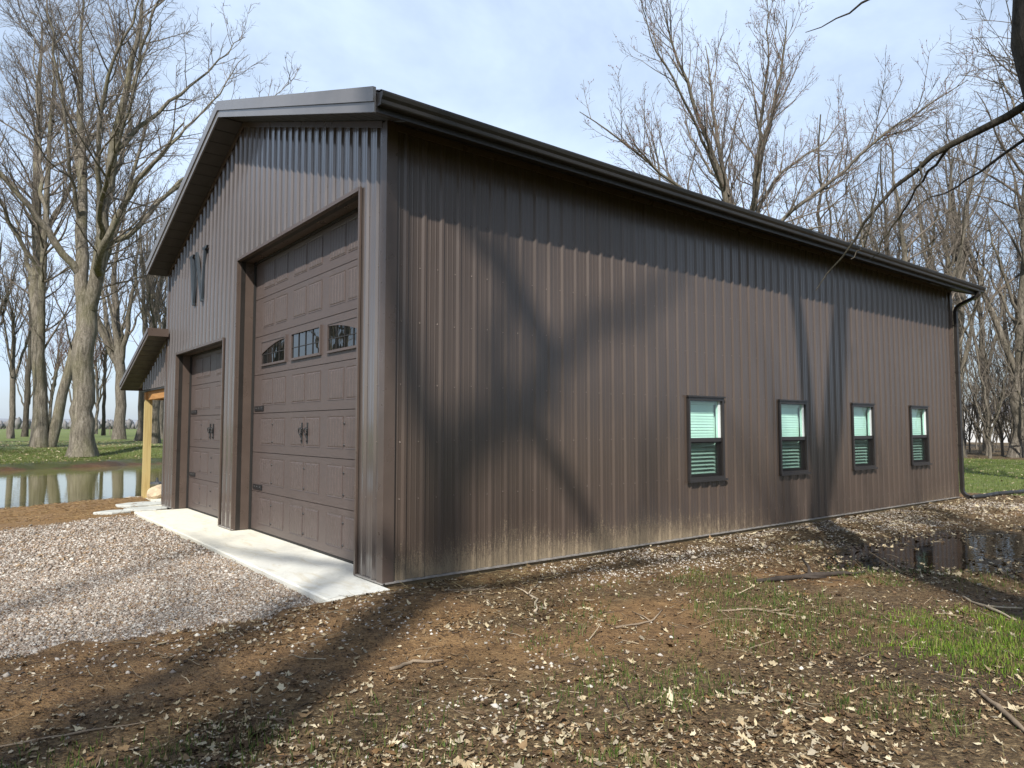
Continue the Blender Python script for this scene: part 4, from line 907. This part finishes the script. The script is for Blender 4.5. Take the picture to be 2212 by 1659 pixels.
# near trees: they overhang the yard, throw the shadows on barn and ground, and show in the door glass
S1 = [([(0, 0, 0), (.1, .05, 5), (.3, .1, 10), (.55, .16, 15.3)], [.44, .36, .29, .27]),
      ([(.55, .16, 15.2), (.6, .2, 16.6), (1.0, .1, 17.2), (1.55, 0, 17.5), (1.8, -.1, 18.3), (1.5, 0, 18.9), (.8, .2, 19.3), (.2, .4, 20.4)], [.30, .27, .26, .25, .22, .17, .12, .05]),
      ([(1.45, 0, 17.5), (2.0, -.1, 16.9), (2.5, -.2, 16.2), (3.0, -.2, 15.6)], [.17, .14, .11, .05]),
      ([(.6, .2, 16.5), (.1, .3, 18), (-.1, .3, 20), (-.3, .4, 22.5)], [.20, .17, .13, .04]),
      ([(1.8, -.1, 18.2), (2.6, -.3, 19.2), (3.6, -.5, 20), (4.6, -.6, 21.4)], [.15, .12, .09, .03]),
      ([(1.0, .1, 17.2), (1.4, .1, 18.6), (1.2, .2, 20.5), (1.5, .2, 23)], [.15, .12, .09, .03]),
      ([(.5, .1, 14.6), (2, -1.2, 16.4), (3.6, -2.4, 17.6), (5, -3.2, 19.4)], [.17, .14, .10, .03]),
      ([(.5, .15, 15), (-.8, 1.2, 16.2), (-2.0, 2.2, 17.0), (-3.4, 3.4, 18.6)], [.16, .13, .09, .03]),
      ([(2.0, -1.2, 16.4), (2.6, -1.0, 17.8), (3.0, -1.1, 19.6)], [.10, .08, .03])]
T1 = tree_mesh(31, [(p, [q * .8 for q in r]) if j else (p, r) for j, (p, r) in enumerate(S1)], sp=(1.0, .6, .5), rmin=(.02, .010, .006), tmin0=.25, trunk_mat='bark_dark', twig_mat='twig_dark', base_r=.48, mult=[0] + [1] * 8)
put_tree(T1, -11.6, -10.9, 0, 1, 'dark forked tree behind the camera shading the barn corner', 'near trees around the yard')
T2B = np.array([3.2, -5.6, -.1])
def rel(l): return [tuple(np.array(p) - T2B) for p in l]
def eye(px, py, D):
    F_ = np.array([math.cos(YAW) * math.cos(PITCH), math.sin(YAW) * math.cos(PITCH), math.sin(PITCH)]); U_ = np.cross(RV, F_)
    return tuple(CAM + D * (F_ + RV * (px - 1106) / 1535.65 + U_ * (829.5 - py) / 1535.65))
S2 = [([(0, 0, 0), (-.17, .12, 1.6), (-.41, .28, 3.2), (-.62, .43, 4.6), (-.45, .36, 6), (-.3, .3, 8)], [.31, .28, .265, .25, .24, .22]),
      ([(-.3, .3, 7.8), (-.5, .5, 10), (-.6, .9, 12.5), (-.8, 1.3, 16)], [.17, .15, .11, .04]),
      ([(-.3, .3, 7.8), (.2, .1, 10), (.4, -.1, 13), (.9, -.3, 17)], [.18, .16, .12, .04]),
      ([(-.38, .33, 7), (.6, .8, 9), (1.8, 1.4, 10.5), (3.0, 1.8, 12)], [.11, .1, .07, .03]),
      (rel([(2.6, -5.15, 4.35), eye(2212, 237, 5.35), eye(2100, 285, 5.6), eye(2010, 340, 5.8), eye(1940, 400, 6.0), eye(1890, 452, 6.15), eye(1845, 512, 6.3), eye(1815, 560, 6.4), eye(1762, 628, 6.5)]), [.044, .036, .031, .026, .020, .015, .011, .008, .0035]),
      (rel([(2.6, -5.15, 3.9), eye(2212, 305, 5.5), eye(2140, 352, 5.7), eye(2060, 408, 6.0), eye(2000, 430, 6.2), eye(1940, 480, 6.3)]), [.024, .014, .011, .008, .006, .003]),
      (rel([(2.6, -5.0, 5.4), eye(2000, -60, 5.4), eye(1870, 0, 5.6), eye(1810, 38, 5.8), eye(1740, 70, 6.0)]), [.04, .022, .014, .008, .003]),
      (rel([eye(1988, 350, 5.85), eye(1990, 395, 5.8), eye(2004, 430, 5.8), eye(2016, 440, 5.8)]), [.012, .009, .006, .003]),
      (rel([eye(1893, 448, 6.15), eye(1870, 500, 6.1), eye(1860, 540, 6.1), eye(1838, 560, 6.1)]), [.010, .008, .005, .003]),
      (rel([eye(2050, 318, 5.7), eye(1985, 400, 6.0), eye(1945, 470, 6.3), eye(1880, 560, 6.5)]), [.012, .009, .007, .003])]
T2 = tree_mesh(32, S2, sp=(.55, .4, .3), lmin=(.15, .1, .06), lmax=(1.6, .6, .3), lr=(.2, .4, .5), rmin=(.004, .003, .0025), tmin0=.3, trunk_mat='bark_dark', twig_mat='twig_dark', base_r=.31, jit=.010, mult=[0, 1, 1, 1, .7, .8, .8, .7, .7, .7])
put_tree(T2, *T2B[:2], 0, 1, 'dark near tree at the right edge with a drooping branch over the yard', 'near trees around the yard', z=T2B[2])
gen('s', 41, 20, .36, 3, .22, .42, 'bark_dark', 'twig_dark', 4, sp=(1.1, .6, .5), rmin=(.02, .010, .006))
for x, y, rz, s, lb in ((-15.4, -13.4, 1.3, 1.05, 'bare tree behind the camera shading the lower left dirt'), (-3.6, -13.4, .5, 1.0, 'bare tree behind the camera shading the last barn windows'), (-7.2, -15.8, 2.2, 1.15, 'bare tree behind the camera shading the middle of the long wall'),
                        (-23, -16.0, 3.1, 1.25, 'bare tree behind the camera shading the gable wall')):
    put_tree(GEN['s'], x, y, rz, s, lb, 'near trees around the yard')
for x, y, k, rz, s, lb in ((-13, 6, 'b', 1, .9, 'tree left of the drive mirrored in the middle door window'), (-17, 11, 'a', 3, .8, 'thick tree left of the drive mirrored in the door glass'), (-24, 9, 'b', 2, 1, 'tree farther left of the drive mirrored in the door glass'), (-15.5, 17, 'a', 5, .85, 'tree by the pond end mirrored in the left door window'), (-28, 20, 'd', 4, 1, 'farthest tree mirrored in the door glass')):
    put_tree(GEN[k], x, y, rz, s, lb, 'trees left of the drive')
for x, y, k, rz, s in ((-10.5, 38, 'a', 1, .8), (-13.5, 42, 'a', 3, .95), (-16, 37, 'b', 5, .9), (-12, 48, 'd', 2, 1.1), (-18.5, 45, 'a', .3, .9), (-8.5, 44, 'b', 4, 1)):
    put_tree(GEN[k], x, y, rz, s, 'bare tree on the far pond bank mirrored in the door windows', 'trees mirrored in the door windows')
# far wood mass on the horizon
rng = np.random.default_rng(8); n = 1900; a = YAW + np.radians(rng.uniform(-44, 50, n)); d = rng.uniform(700, 980, n); bx, by = CAM[0] + np.cos(a) * d, CAM[1] + np.sin(a) * d
hh = rng.uniform(4, 11, n); P = grow(rng, np.stack([bx, by, np.full(n, .2)], -1), np.tile([0, 0, 1.], (n, 1)), hh, 3, .1, 0); R = np.tile([.5, 1.8, 2.4, .4], (n, 1)) * rng.uniform(.6, 1.3, (n, 1)); v, q = tubes(P, R, 5)
tag(obj('far_woods', np_mesh('far_woods', v, q, M['farwood'])), 'grey brown line of far woods on the horizon', kind='stuff')

# ------------------------------------------------------------------ small things in the yard
def gz(x, y): return float(hgt(np.array([float(x)]), np.array([float(y)]))[0])
# boulder by the post
rng = np.random.default_rng(4)
def lump(name, c, size, seed, mat, label, catg, rz=0, n=3):
    import bmesh
    bm = bmesh.new(); bmesh.ops.create_icosphere(bm, subdivisions=n, radius=1); r = np.random.default_rng(seed)
    pl = [(nrm(r.normal(0, 1, 3)), r.uniform(.62, .9)) for _ in range(9)]
    for v in bm.verts:
        p = np.array(v.co)
        for nn, d in pl:
            e = p @ nn - d
            if e > 0: p = p - nn * e * .9
        v.co = p * size + r.normal(0, .006, 3)
    me = bpy.data.meshes.new(name); bm.to_mesh(me); bm.free(); me.materials.append(mat)
    o = obj(name, me, None, c); o.rotation_euler[2] = rz; tag(o, label, catg); return o
lump('boulder', (.34, 11.55, .10), np.array([.30, .22, .21]), 2, M['rock'], 'tan boulder beside the wooden porch post', 'boulder', .3)
def flag(c, r, seed, label, sx=1.3):
    g_ = np.random.default_rng(seed); n = 9; a = np.sort(g_.uniform(0, 6.28, n)) * .2 + np.arange(n) / n * 6.28 * .8 + .1; rr = r * g_.uniform(.8, 1.1, n)
    ring = lambda k, z: [(k * rr[i] * math.cos(a[i]) * sx, k * rr[i] * math.sin(a[i]), z) for i in range(n)]
    mb = MB().loft(ring(1, -.08), ring(1, .0), False); mb.loft(ring(1, .0), ring(.96, .012)); o = mb.build('flagstone', M['flagstone'], None, False, (c[0], c[1], gz(*c) + .03)); tag(o, label, 'flagstone', 'flagstones by the porch')
flag((-1.02, 8.95), .26, 1, 'grey flagstone farthest left, at the gravel corner')
flag((-.38, 9.32), .34, 2, 'grey flagstone nearest the apron corner')
flag((-.30, 10.15), .40, 3, 'largest grey flagstone, next to the porch floor')
# floating pond fountain
fo = empty('pond_fountain', (2.35, 21.4, WATER_P)); fo.scale = (.62, .62, .62); tag(fo, 'small black floating fountain out on the pond', 'fountain')
MB().loft([(.42 * math.cos(t), .42 * math.sin(t), .0) for t in np.linspace(0, 2 * PI, 13)[:-1]], [(.36 * math.cos(t), .36 * math.sin(t), .09) for t in np.linspace(0, 2 * PI, 13)[:-1]]).build('float_ring', M['floatplastic'], fo)
MB().tube([(0, 0, .09), (0, 0, .34)], [.10, .05], 8).build('nozzle', M['floatplastic'], fo)
# drain pipe from the downspout
pts = [(L_ + .10, -.27, .03), (15.6, -.36, .03), (16.4, -.30, .02), (17.2, -.45, .03), (18.4, -.55, .05), (20.5, -.75, .04)]
pp, _ = resample(pts, [1, 1], 46, np.random.default_rng(1), .012); pp[:, 2] = np.array([gz(a, b) for a, b in pp[:, :2]]) + .045
rr = .05 + .006 * (np.arange(47) % 2)
dp = MB().tube(pp, rr, 10).build('drain_pipe', M['blackpipe'], None, True); tag(dp, 'black corrugated drain pipe snaking from the downspout over the grass edge', 'pipe')
# distant wire fence and white house
fe = empty('wire_fence', (0, 112, .6)); tag(fe, 'thin wire fence with wooden posts across the far field', 'fence')
pm_ = MB().tube([(0, 0, -.3), (0, 0, 1.25)], [.07, .06], 6).mesh('post', M['fencepost'])
for k in range(14): obj('post', pm_, fe, (-10 + 4.2 * k, .3 * k, 0))
for z in (.5, 1.0): MB().tube([(-10, 0, z), (45, 4, z)], .012, 3).build('wire', M['fencepost'], fe)
ho = empty('far_house', (93, 24.2, 0), -.2); tag(ho, 'small white gabled house far behind the woods', 'house')
MB().box(-3, 3, -4.5, 4.5, -.2, 2.6).build('wall', M['housewhite'], ho)
MB().loft([(-3.02, -4.52, 2.6), (-3.02, 4.52, 2.6), (-3.02, 0, 4.5)], [(3.0, -4.52, 2.6), (3.0, 4.52, 2.6), (3.0, 0, 4.5)]).build('gable', M['housewhite'], ho)
for s in (-1, 1): MB().hexa([(-3.4, 0, 4.52), (3.3, 0, 4.52), (3.3, s * 5, 2.42), (-3.4, s * 5, 2.42), (-3.4, 0, 4.7), (3.3, 0, 4.7), (3.3, s * 5, 2.6), (-3.4, s * 5, 2.6)]).build('roof', M['houseroof'], ho)
for y in (-2.4, 2.4): MB().box(-3.06, -3.0, y - .5, y + .5, .9, 2.1).build('window', M['window_frame'], ho)
# fallen sticks
def stick(pts, r, mat, label, forks=(), name='fallen_stick', seed=0):
    g_ = np.random.default_rng(seed); P, Rr = resample([(x, y, 0) for x, y in pts], r, 10, g_, .006); Rr = Rr * g_.uniform(.8, 1.25, 11); P[:, 2] = np.array([gz(a, b) for a, b in P[:, :2]]) + Rr * .8 + .004
    mb = MB().tube(P, Rr, 7)
    for t, ang, ln, lift in forks:
        i = int(t * 10); d = P[i + 1] - P[i]; th = math.atan2(d[1], d[0]) + ang
        q = P[i] + np.array([0, 0, 0]); mb.tube([q, q + np.array([math.cos(th), math.sin(th), lift]) * ln * .5, q + np.array([math.cos(th + .15), math.sin(th + .15), lift * 1.1]) * ln], [Rr[i] * .7, Rr[i] * .55, Rr[i] * .3], 6)
    o = mb.build(name, M[mat], None, True); tag(o, label, 'stick', 'sticks fallen on the ground'); return o
stick([(3.30, -2.2), (3.9, -2.36), (4.7, -2.68)], [.022, .03, .015], 'stick_dark', 'thick dark stick with a raised pale fork, before the puddle', [(.5, .9, .42, .25), (.45, -.5, .3, 0)], 'fallen_branch', 1)
stick([(4.25, -3.85), (4.0, -4.15), (3.72, -4.45)], [.012, .014, .008], 'stick_pale', 'pale stick lying at the top of the bright green grass patch', [(.4, .8, .3, .05)], seed=2)
stick([(.62, -1.68), (.92, -1.35), (1.02, -1.1), (1.35, -.86)], [.012, .010, .006], 'stick_pale', 'forked pale stick nearest the barn wall', [(.6, .5, .3, .05)], seed=3)
stick([(1.92, -2.69), (2.2, -2.85), (2.38, -3.22)], [.008, .01, .005], 'stick', 'thin bent stick left of the grassy mud', [(.6, .7, .25, .05)], seed=4)
stick([(.8, -2.5), (1.2, -2.55), (1.55, -2.37)], [.008, .009, .004], 'stick', 'thin stick lying across the middle of the bare dirt', [(.5, .8, .3, .03)], seed=5)
stick([(1.62, -4.86), (1.35, -5.06), (1.0, -5.36)], [.010, .016, .009], 'stick', 'brown branch piece at the right edge of the foreground', (), 'fallen_branch', 6)
stick([(-1.15, -2.25), (-.95, -2.2), (-.75, -2.3)], [.012, .014, .007], 'stick', 'short thick piece of branch above the leaf litter', (), seed=8)
stick([(.35, -.62), (.7, -.78), (.95, -.72)], [.006, .007, .004], 'stick', 'twig close against the corner of the barn', [(.5, .7, .2, .1)], seed=9)
stick([(-3.3, -2.05), (-3.0, -2.1), (-2.6, -2.2)], [.005, .006, .003], 'stick', 'long thin stick at the lower left corner', (), seed=10)

# ------------------------------------------------------------------ scattered ground cover (nobody could count it)
def in_view(x, y, marg=1.2):
    dx, dy = x - CAM[0], y - CAM[1]; d = dx * FV[0] + dy * FV[1]; r = dx * RV[0] + dy * RV[1]
    return (d > 2.2) & (np.abs(r) < d * .72 + marg)
def scatter(rng, box, n, dens):
    x = rng.uniform(box[0], box[1], n); y = rng.uniform(box[2], box[3], n); k = (rng.random(n) < dens(x, y)) & in_view(x, y)
    return x[k], y[k]
def outside_barn(x, y): return ~((x > -.02) & (x < L_ + .05) & (y > -.05)) & ~((x > -.74) & (x < .3) & (y > -.24) & (y < 8.85))
# gravel on the drive: uneven pebbles
rng = np.random.default_rng(100)
def pebbles(name, x, y, size, pal, sink, label, seed, tris=8):
    g_ = np.random.default_rng(seed); n = len(x); z = hgt(x, y)
    if tris == 8: o = np.array([(1, 0, 0), (0, 1, 0), (-1, 0, 0), (0, -1, 0), (0, 0, 1), (0, 0, -1.)]); f = np.array([(0, 1, 4), (1, 2, 4), (2, 3, 4), (3, 0, 4), (1, 0, 5), (2, 1, 5), (3, 2, 5), (0, 3, 5)])
    else:
        t = np.arange(6) * PI / 3; o = np.concatenate([np.stack([np.cos(t), np.sin(t), 0 * t - .1], -1), np.stack([np.cos(t + .5) * .68, np.sin(t + .5) * .68, 0 * t + .62], -1), [(0, 0, .8)]])
        f = np.array([(i, (i + 1) % 6, 6 + i) for i in range(6)] + [((i + 1) % 6, 6 + (i + 1) % 6, 6 + i) for i in range(6)] + [(6 + i, 6 + (i + 1) % 6, 12) for i in range(6)])
    m_ = len(o); sz = size * np.exp(g_.normal(0, .35, n)); a = g_.uniform(0, 6.28, n)
    s3 = np.stack([sz * g_.uniform(.8, 1.3, n), sz * g_.uniform(.6, 1, n), sz * g_.uniform(.35, .7, n)], -1)
    p = o[None] * s3[:, None] * (1 + g_.normal(0, .16, (n, m_, 3))); c, s = np.cos(a)[:, None], np.sin(a)[:, None]
    q = np.stack([p[..., 0] * c - p[..., 1] * s, p[..., 0] * s + p[..., 1] * c, p[..., 2] + p[..., 0] * g_.normal(0, .25, (n, 1))], -1)
    V = q + np.stack([x, y, z + s3[:, 2] * sink], -1)[:, None]
    colr = np.array(pal)[g_.integers(0, len(pal), n)] * g_.uniform(.75, 1.15, (n, 1)) * (.72 + .5 * fbm(x, y, .9, 4, 71))[:, None]; C = np.repeat(colr, m_, 0)
    o_ = obj(name, np_mesh(name, V.reshape(-1, 3), (np.arange(n)[:, None, None] * m_ + f[None]).reshape(-1, 3), M['pebble'], False, C)); tag(o_, label, name, kind='stuff'); return o_
GP = [(.40, .355, .305), (.52, .475, .42), (.33, .28, .23), (.28, .215, .165), (.37, .30, .245), (.22, .19, .165), (.56, .52, .46), (.31, .22, .135), (.20, .135, .09)]
def gd(x, y): return gravel_mask(x, y) * outside_barn(x, y)
x, y = scatter(rng, (-5.2, -.66, -.6, 3.2), 80000, gd); x2, y2 = scatter(rng, (-6.2, -.66, 3.2, 9.0), 36000, gd)
pebbles('gravel', x, y, .0125, GP, .15, 'pale mixed gravel of the drive near the apron', 101)
pebbles('drive_gravel', x2, y2, .017, GP, .25, 'pale mixed gravel at the far end of the drive', 102)
def chips(x, y):
    side_ = sst(-1.55, -.75, y + .05 * x) * sst(.0, -.1, y) * sst(1.2, 2.6, x) * .85 * sst(.35, .6, fbm(x, y, 1.4, 3, 41))
    fore = sst(.52, .66, fbm(x, y, .9, 3, 42)) * sst(-4.2, -2.6, y) * sst(.4, -.4, x) * .35
    edge = sst(.9, .0, np.abs(np.interp(x, GX, GY) - .35 - y)) * sst(-.3, -.8, x) * .25
    return np.maximum.reduce([side_, fore, edge, .02 + 0 * x]) * outside_barn(x, y) * (1 - gravel_mask(x, y))
x, y = scatter(rng, (-4, 15, -5, 0), 60000, chips)
pebbles('stone_chips', x, y, .014, GP[:5] + [(.62, .58, .50), (.55, .47, .36)], .15, 'pale stone chips and bits strewn over the dirt', 103)
# soil clods
x, y = scatter(rng, (-4.5, 9, -6, -.1), 110000, lambda x, y: .5 * outside_barn(x, y) * (1 - gravel_mask(x, y)) * sst(.25, .7, fbm(x, y, 1.8, 3, 44)) * (poly_d(x, y, PUD) < .1))
pebbles('soil_clods', x, y, .0085, [(.10, .06, .032), (.14, .085, .045), (.07, .042, .024), (.19, .12, .065)], .1, 'small brown soil clods on the bare dirt', 104)
# dead leaves
def leaves(name, x, y, size, pal, label, seed, lift=.006, simple_=False):
    g_ = np.random.default_rng(seed); n = len(x); z = hgt(x, y); z = np.where((x > 2.6) & (y < -.45) & (z < WATER_Q) & (g_.random(n) < .5), WATER_Q, z)
    t = np.arange(14) * 2 * PI / 14; r = np.array([1.2, .72, .9, .58, .92, .6, .62, .7, .62, .6, .92, .58, .9, .72]); o = np.concatenate([[(0, 0)], np.stack([np.cos(t) * r, np.sin(t) * r * .8], -1)])
    f = np.array([(0, 1 + i, 1 + (i + 1) % 14) for i in range(14)])
    if simple_: t = np.arange(6) * PI / 3; o = np.concatenate([[(0, 0)], np.stack([np.cos(t) * [1.3, .6, .9, 1.1, .55, .8], np.sin(t) * .6], -1)]); f = np.array([(0, 1 + i, 1 + (i + 1) % 6) for i in range(6)])
    m_ = len(o)
    sz = size * np.exp(g_.normal(0, .27, n)); rad = (o ** 2).sum(1)
    pz = g_.normal(.22, .30, (n, 1)) * rad[None] + g_.normal(0, .22, (n, 1)) * o[None, :, 0] * o[None, :, 1] + g_.normal(0, .07, (n, m_))
    p = np.stack([np.broadcast_to(o[None, :, 0], (n, m_)) * g_.uniform(.8, 1.2, (n, 1)), np.broadcast_to(o[None, :, 1], (n, m_)) * g_.uniform(.55, 1.1, (n, 1)), pz], -1) * sz[:, None, None]
    p[..., :2] *= 1 + g_.normal(0, .17, (n, m_, 1))
    tx, ty = g_.normal(0, .22, (n, 1)), g_.normal(0, .22, (n, 1)); p[..., 2] += p[..., 0] * tx + p[..., 1] * ty
    a = g_.uniform(0, 6.28, (n, 1)); c, s = np.cos(a), np.sin(a); q = np.stack([p[..., 0] * c - p[..., 1] * s, p[..., 0] * s + p[..., 1] * c, p[..., 2] - p[..., 2].min(1, keepdims=True) * .7], -1)
    V = q + np.stack([x, y, z + lift * g_.uniform(.3, 1.6, n)], -1)[:, None]
    colr = np.array(pal)[g_.integers(0, len(pal), n)] * g_.uniform(.6, 1.15, (n, 1)); C = np.repeat(colr, m_, 0)
    o_ = obj(name, np_mesh(name, V.reshape(-1, 3), (np.arange(n)[:, None, None] * m_ + f[None]).reshape(-1, 3), M['leaf'], False, C)); tag(o_, label, 'leaves', kind='stuff'); return o_
LP = [(.56, .46, .29), (.42, .32, .19), (.62, .53, .36), (.25, .165, .085), (.15, .095, .05), (.46, .39, .28), (.10, .06, .03), (.075, .045, .022), (.20, .115, .05)]
def ld(x, y):
    bot = sst(-2.6, -3.7, y + .38 * x - .1 * np.abs(x + 1)) * sst(1.6, -.2, x) * .95
    patch = sst(.48, .64, fbm(x, y, 1.2, 3, 51)) * .32
    return np.clip(np.maximum.reduce([bot * sst(.36, .62, fbm(x, y, 1.7, 4, 52)), patch, sst(-.7, -.1, poly_d(x, y, PUD)) * sst(.9, .2, poly_d(x, y, PUD)) * .30, .06 + 0 * x]), 0, 1) * outside_barn(x, y) * (1 - gravel_mask(x, y)) * sst(.15, -.1, y)
x, y = scatter(rng, (-5, 6, -6.5, 0), 34000, ld)
leaves('dead_leaves', x, y, .0235, LP, 'pale curled dead leaves over the foreground dirt', 105)
x, y = scatter(rng, (-5, 5, -6.2, -.3), 90000, lambda x, y: np.clip(ld(x, y) ** 1.3 + .06, 0, 1))
leaves('leaf_bits', x, y, .012, LP[3:] + [LP[1], LP[0]] + [(.09, .055, .028), (.13, .08, .04)], 'small broken bits of dead leaf in the litter', 106, .004, True)
def ld2(x, y): return (sst(-1.7, -.9, y + .04 * x) * .55 * sst(2.5, 5, x) + .12 + sst(-.5, .1, poly_d(x, y, PUD)) * sst(.9, .3, poly_d(x, y, PUD)) * .45) * outside_barn(x, y)
x, y = scatter(rng, (5, 24, -5.5, 0), 16000, ld2)
leaves('leaf_strip', x, y, .030, LP[:7], 'dead leaves and chips along the foot of the long wall', 107)
x, y = scatter(rng, (17, 40, -6, 14), 5000, lambda x, y: .4 * outside_barn(x, y) * (lawn_mask(x, y)[0] > .3))
leaves('lawn_leaves', x, y, .04, LP[:4], 'dead leaves sprinkled on the right hand lawn', 108)
x, y = scatter(rng, (-6, 10, 34, 60), 9000, lambda x, y: .5 * (pond_d(x, y) < -.2))
leaves('bank_leaves', x, y, .055, LP[:4], 'dead leaves sprinkled on the far pond bank', 109)
# twigs and straw
def twigs(name, x, y, ln, r, pal, label, seed):
    g_ = np.random.default_rng(seed); n = len(x); a = g_.uniform(0, 6.28, n); d = np.stack([np.cos(a), np.sin(a), g_.normal(.03, .08, n)], -1); z = hgt(x, y) + .006
    P = grow(g_, np.stack([x, y, z], -1), d, ln * np.exp(g_.normal(0, .5, n)), 4, .16, 0); P[:, :, 2] = np.maximum(P[:, :, 2], hgt(P[:, :, 0], P[:, :, 1]) + .003)
    R = r * np.exp(g_.normal(0, .4, (n, 1))) * np.linspace(1, .5, 5)[None]; v, q = tubes(P, R, 4); C = np.repeat(np.array(pal)[g_.integers(0, len(pal), n)] * g_.uniform(.6, 1.2, (n, 1)), 20, 0)
    tag(obj(name, np_mesh(name, v, q, M['leaf'], True, C)), label, 'twigs', kind='stuff')
x, y = scatter(rng, (-4.5, 9, -6, -.1), 2600, lambda x, y: .45 * outside_barn(x, y) * (1 - gravel_mask(x, y)))
twigs('twig_litter', x, y, .16, .0028, [(.30, .23, .15), (.18, .13, .09), (.40, .33, .23), (.08, .055, .04)], 'fine twigs littering the dirt yard', 110)
x, y = scatter(rng, (-1.2, 3.5, -1.5, -.04), 5200, lambda x, y: sst(1.0, .1, np.hypot((x - 1.1) / 2.0, (y + .35) / .75)) * outside_barn(x, y))
twigs('straw', x, y, .09, .0016, [(.42, .33, .17), (.34, .24, .11), (.22, .14, .07), (.14, .09, .05)], 'straw and dry grass along the foot of the barn corner', 111)
x, y = scatter(rng, (-7, .6, 8.4, 12.2), 5000, lambda x, y: mulch_mask(x, y))
twigs('mulch_straw', x, y, .07, .003, [(.42, .28, .13), (.30, .18, .08), (.18, .10, .045), (.36, .26, .13)], 'brown mulch and straw between the drive and the pond', 112)
# grass blades
def grass(name, x, y, h, wdt, pal, label, seed, lean=.35):
    g_ = np.random.default_rng(seed); n = len(x); z = hgt(x, y) - .004; a = g_.uniform(0, 6.28, n); hh = h * np.exp(g_.normal(0, .38, n)); b = g_.uniform(0, 6.28, n); L0 = np.abs(g_.normal(0, lean, n)) * hh
    sx, sy = np.cos(a) * wdt * .5, np.sin(a) * wdt * .5; lx, ly = np.cos(b) * L0, np.sin(b) * L0
    mk = lambda k, lk, hk: [np.stack([x + s * sx * k + lx * lk, y + s * sy * k + ly * lk, z + hh * hk], -1) for s in (-1, 1)]
    V = np.stack(mk(1, 0, 0) + mk(.8, .3, .55) + [np.stack([x + lx, y + ly, z + hh * .95], -1)], 1)
    f4 = np.array([(0, 1, 3, 2)]); f3 = np.array([(2, 3, 4)]); i = np.arange(n)[:, None, None] * 5
    C = np.repeat(np.array(pal)[g_.integers(0, len(pal), n)] * g_.uniform(.7, 1.2, (n, 1)), 5, 0)
    tag(obj(name, np_mesh(name, V.reshape(-1, 3), [(i + f4).reshape(-1, 4), (i + f3).reshape(-1, 3)], M['grass'], False, C)), label, 'grass', kind='stuff')
GR = [(.105, .175, .030), (.075, .135, .026), (.15, .205, .045), (.055, .10, .022), (.19, .19, .06)]
x, y = scatter(rng, (-4.6, 7, -6.4, -.9), 120000, lambda x, y: grass_near(x, y) ** 1.3 * (.25 + .75 * (fbm(x, y, 6, 2, 61) > .5)))
grass('yard_grass', x, y, .046, .006, GR + [(.26, .22, .10)], 'sparse green grass tufts in the muddy foreground', 120)
x, y = scatter(rng, (1.7, 5.2, -5.8, -3.6), 34000, lambda x, y: sst(1.5, .3, np.hypot(x - 2.95, (y + 4.62) * 1.25)) * sst(.25, .6, fbm(x, y, 3, 3, 66)))
grass('green_patch', x, y, .034, .005, [(.21, .36, .03), (.17, .30, .025), (.27, .38, .05), (.30, .30, .09), (.13, .24, .02)], 'bright green patch of grass at the right of the foreground', 121)
x, y = scatter(rng, (15.5, 40, -4, 13), 42000, lambda x, y: lawn_mask(x, y)[0] * outside_barn(x, y))
grass('lawn_grass', x, y, .06, .012, [(.14, .20, .035), (.11, .165, .03), (.18, .21, .06)], 'mown green lawn right of the barn', 122)
x, y = scatter(rng, (-8, 9, 32, 48), 48000, lambda x, y: lawn_mask(x, y)[0] * (pond_d(x, y) < -.1))
grass('bank_grass', x, y, .07, .014, [(.13, .18, .035), (.10, .14, .03), (.18, .19, .06)], 'short green grass on the far pond bank', 123)
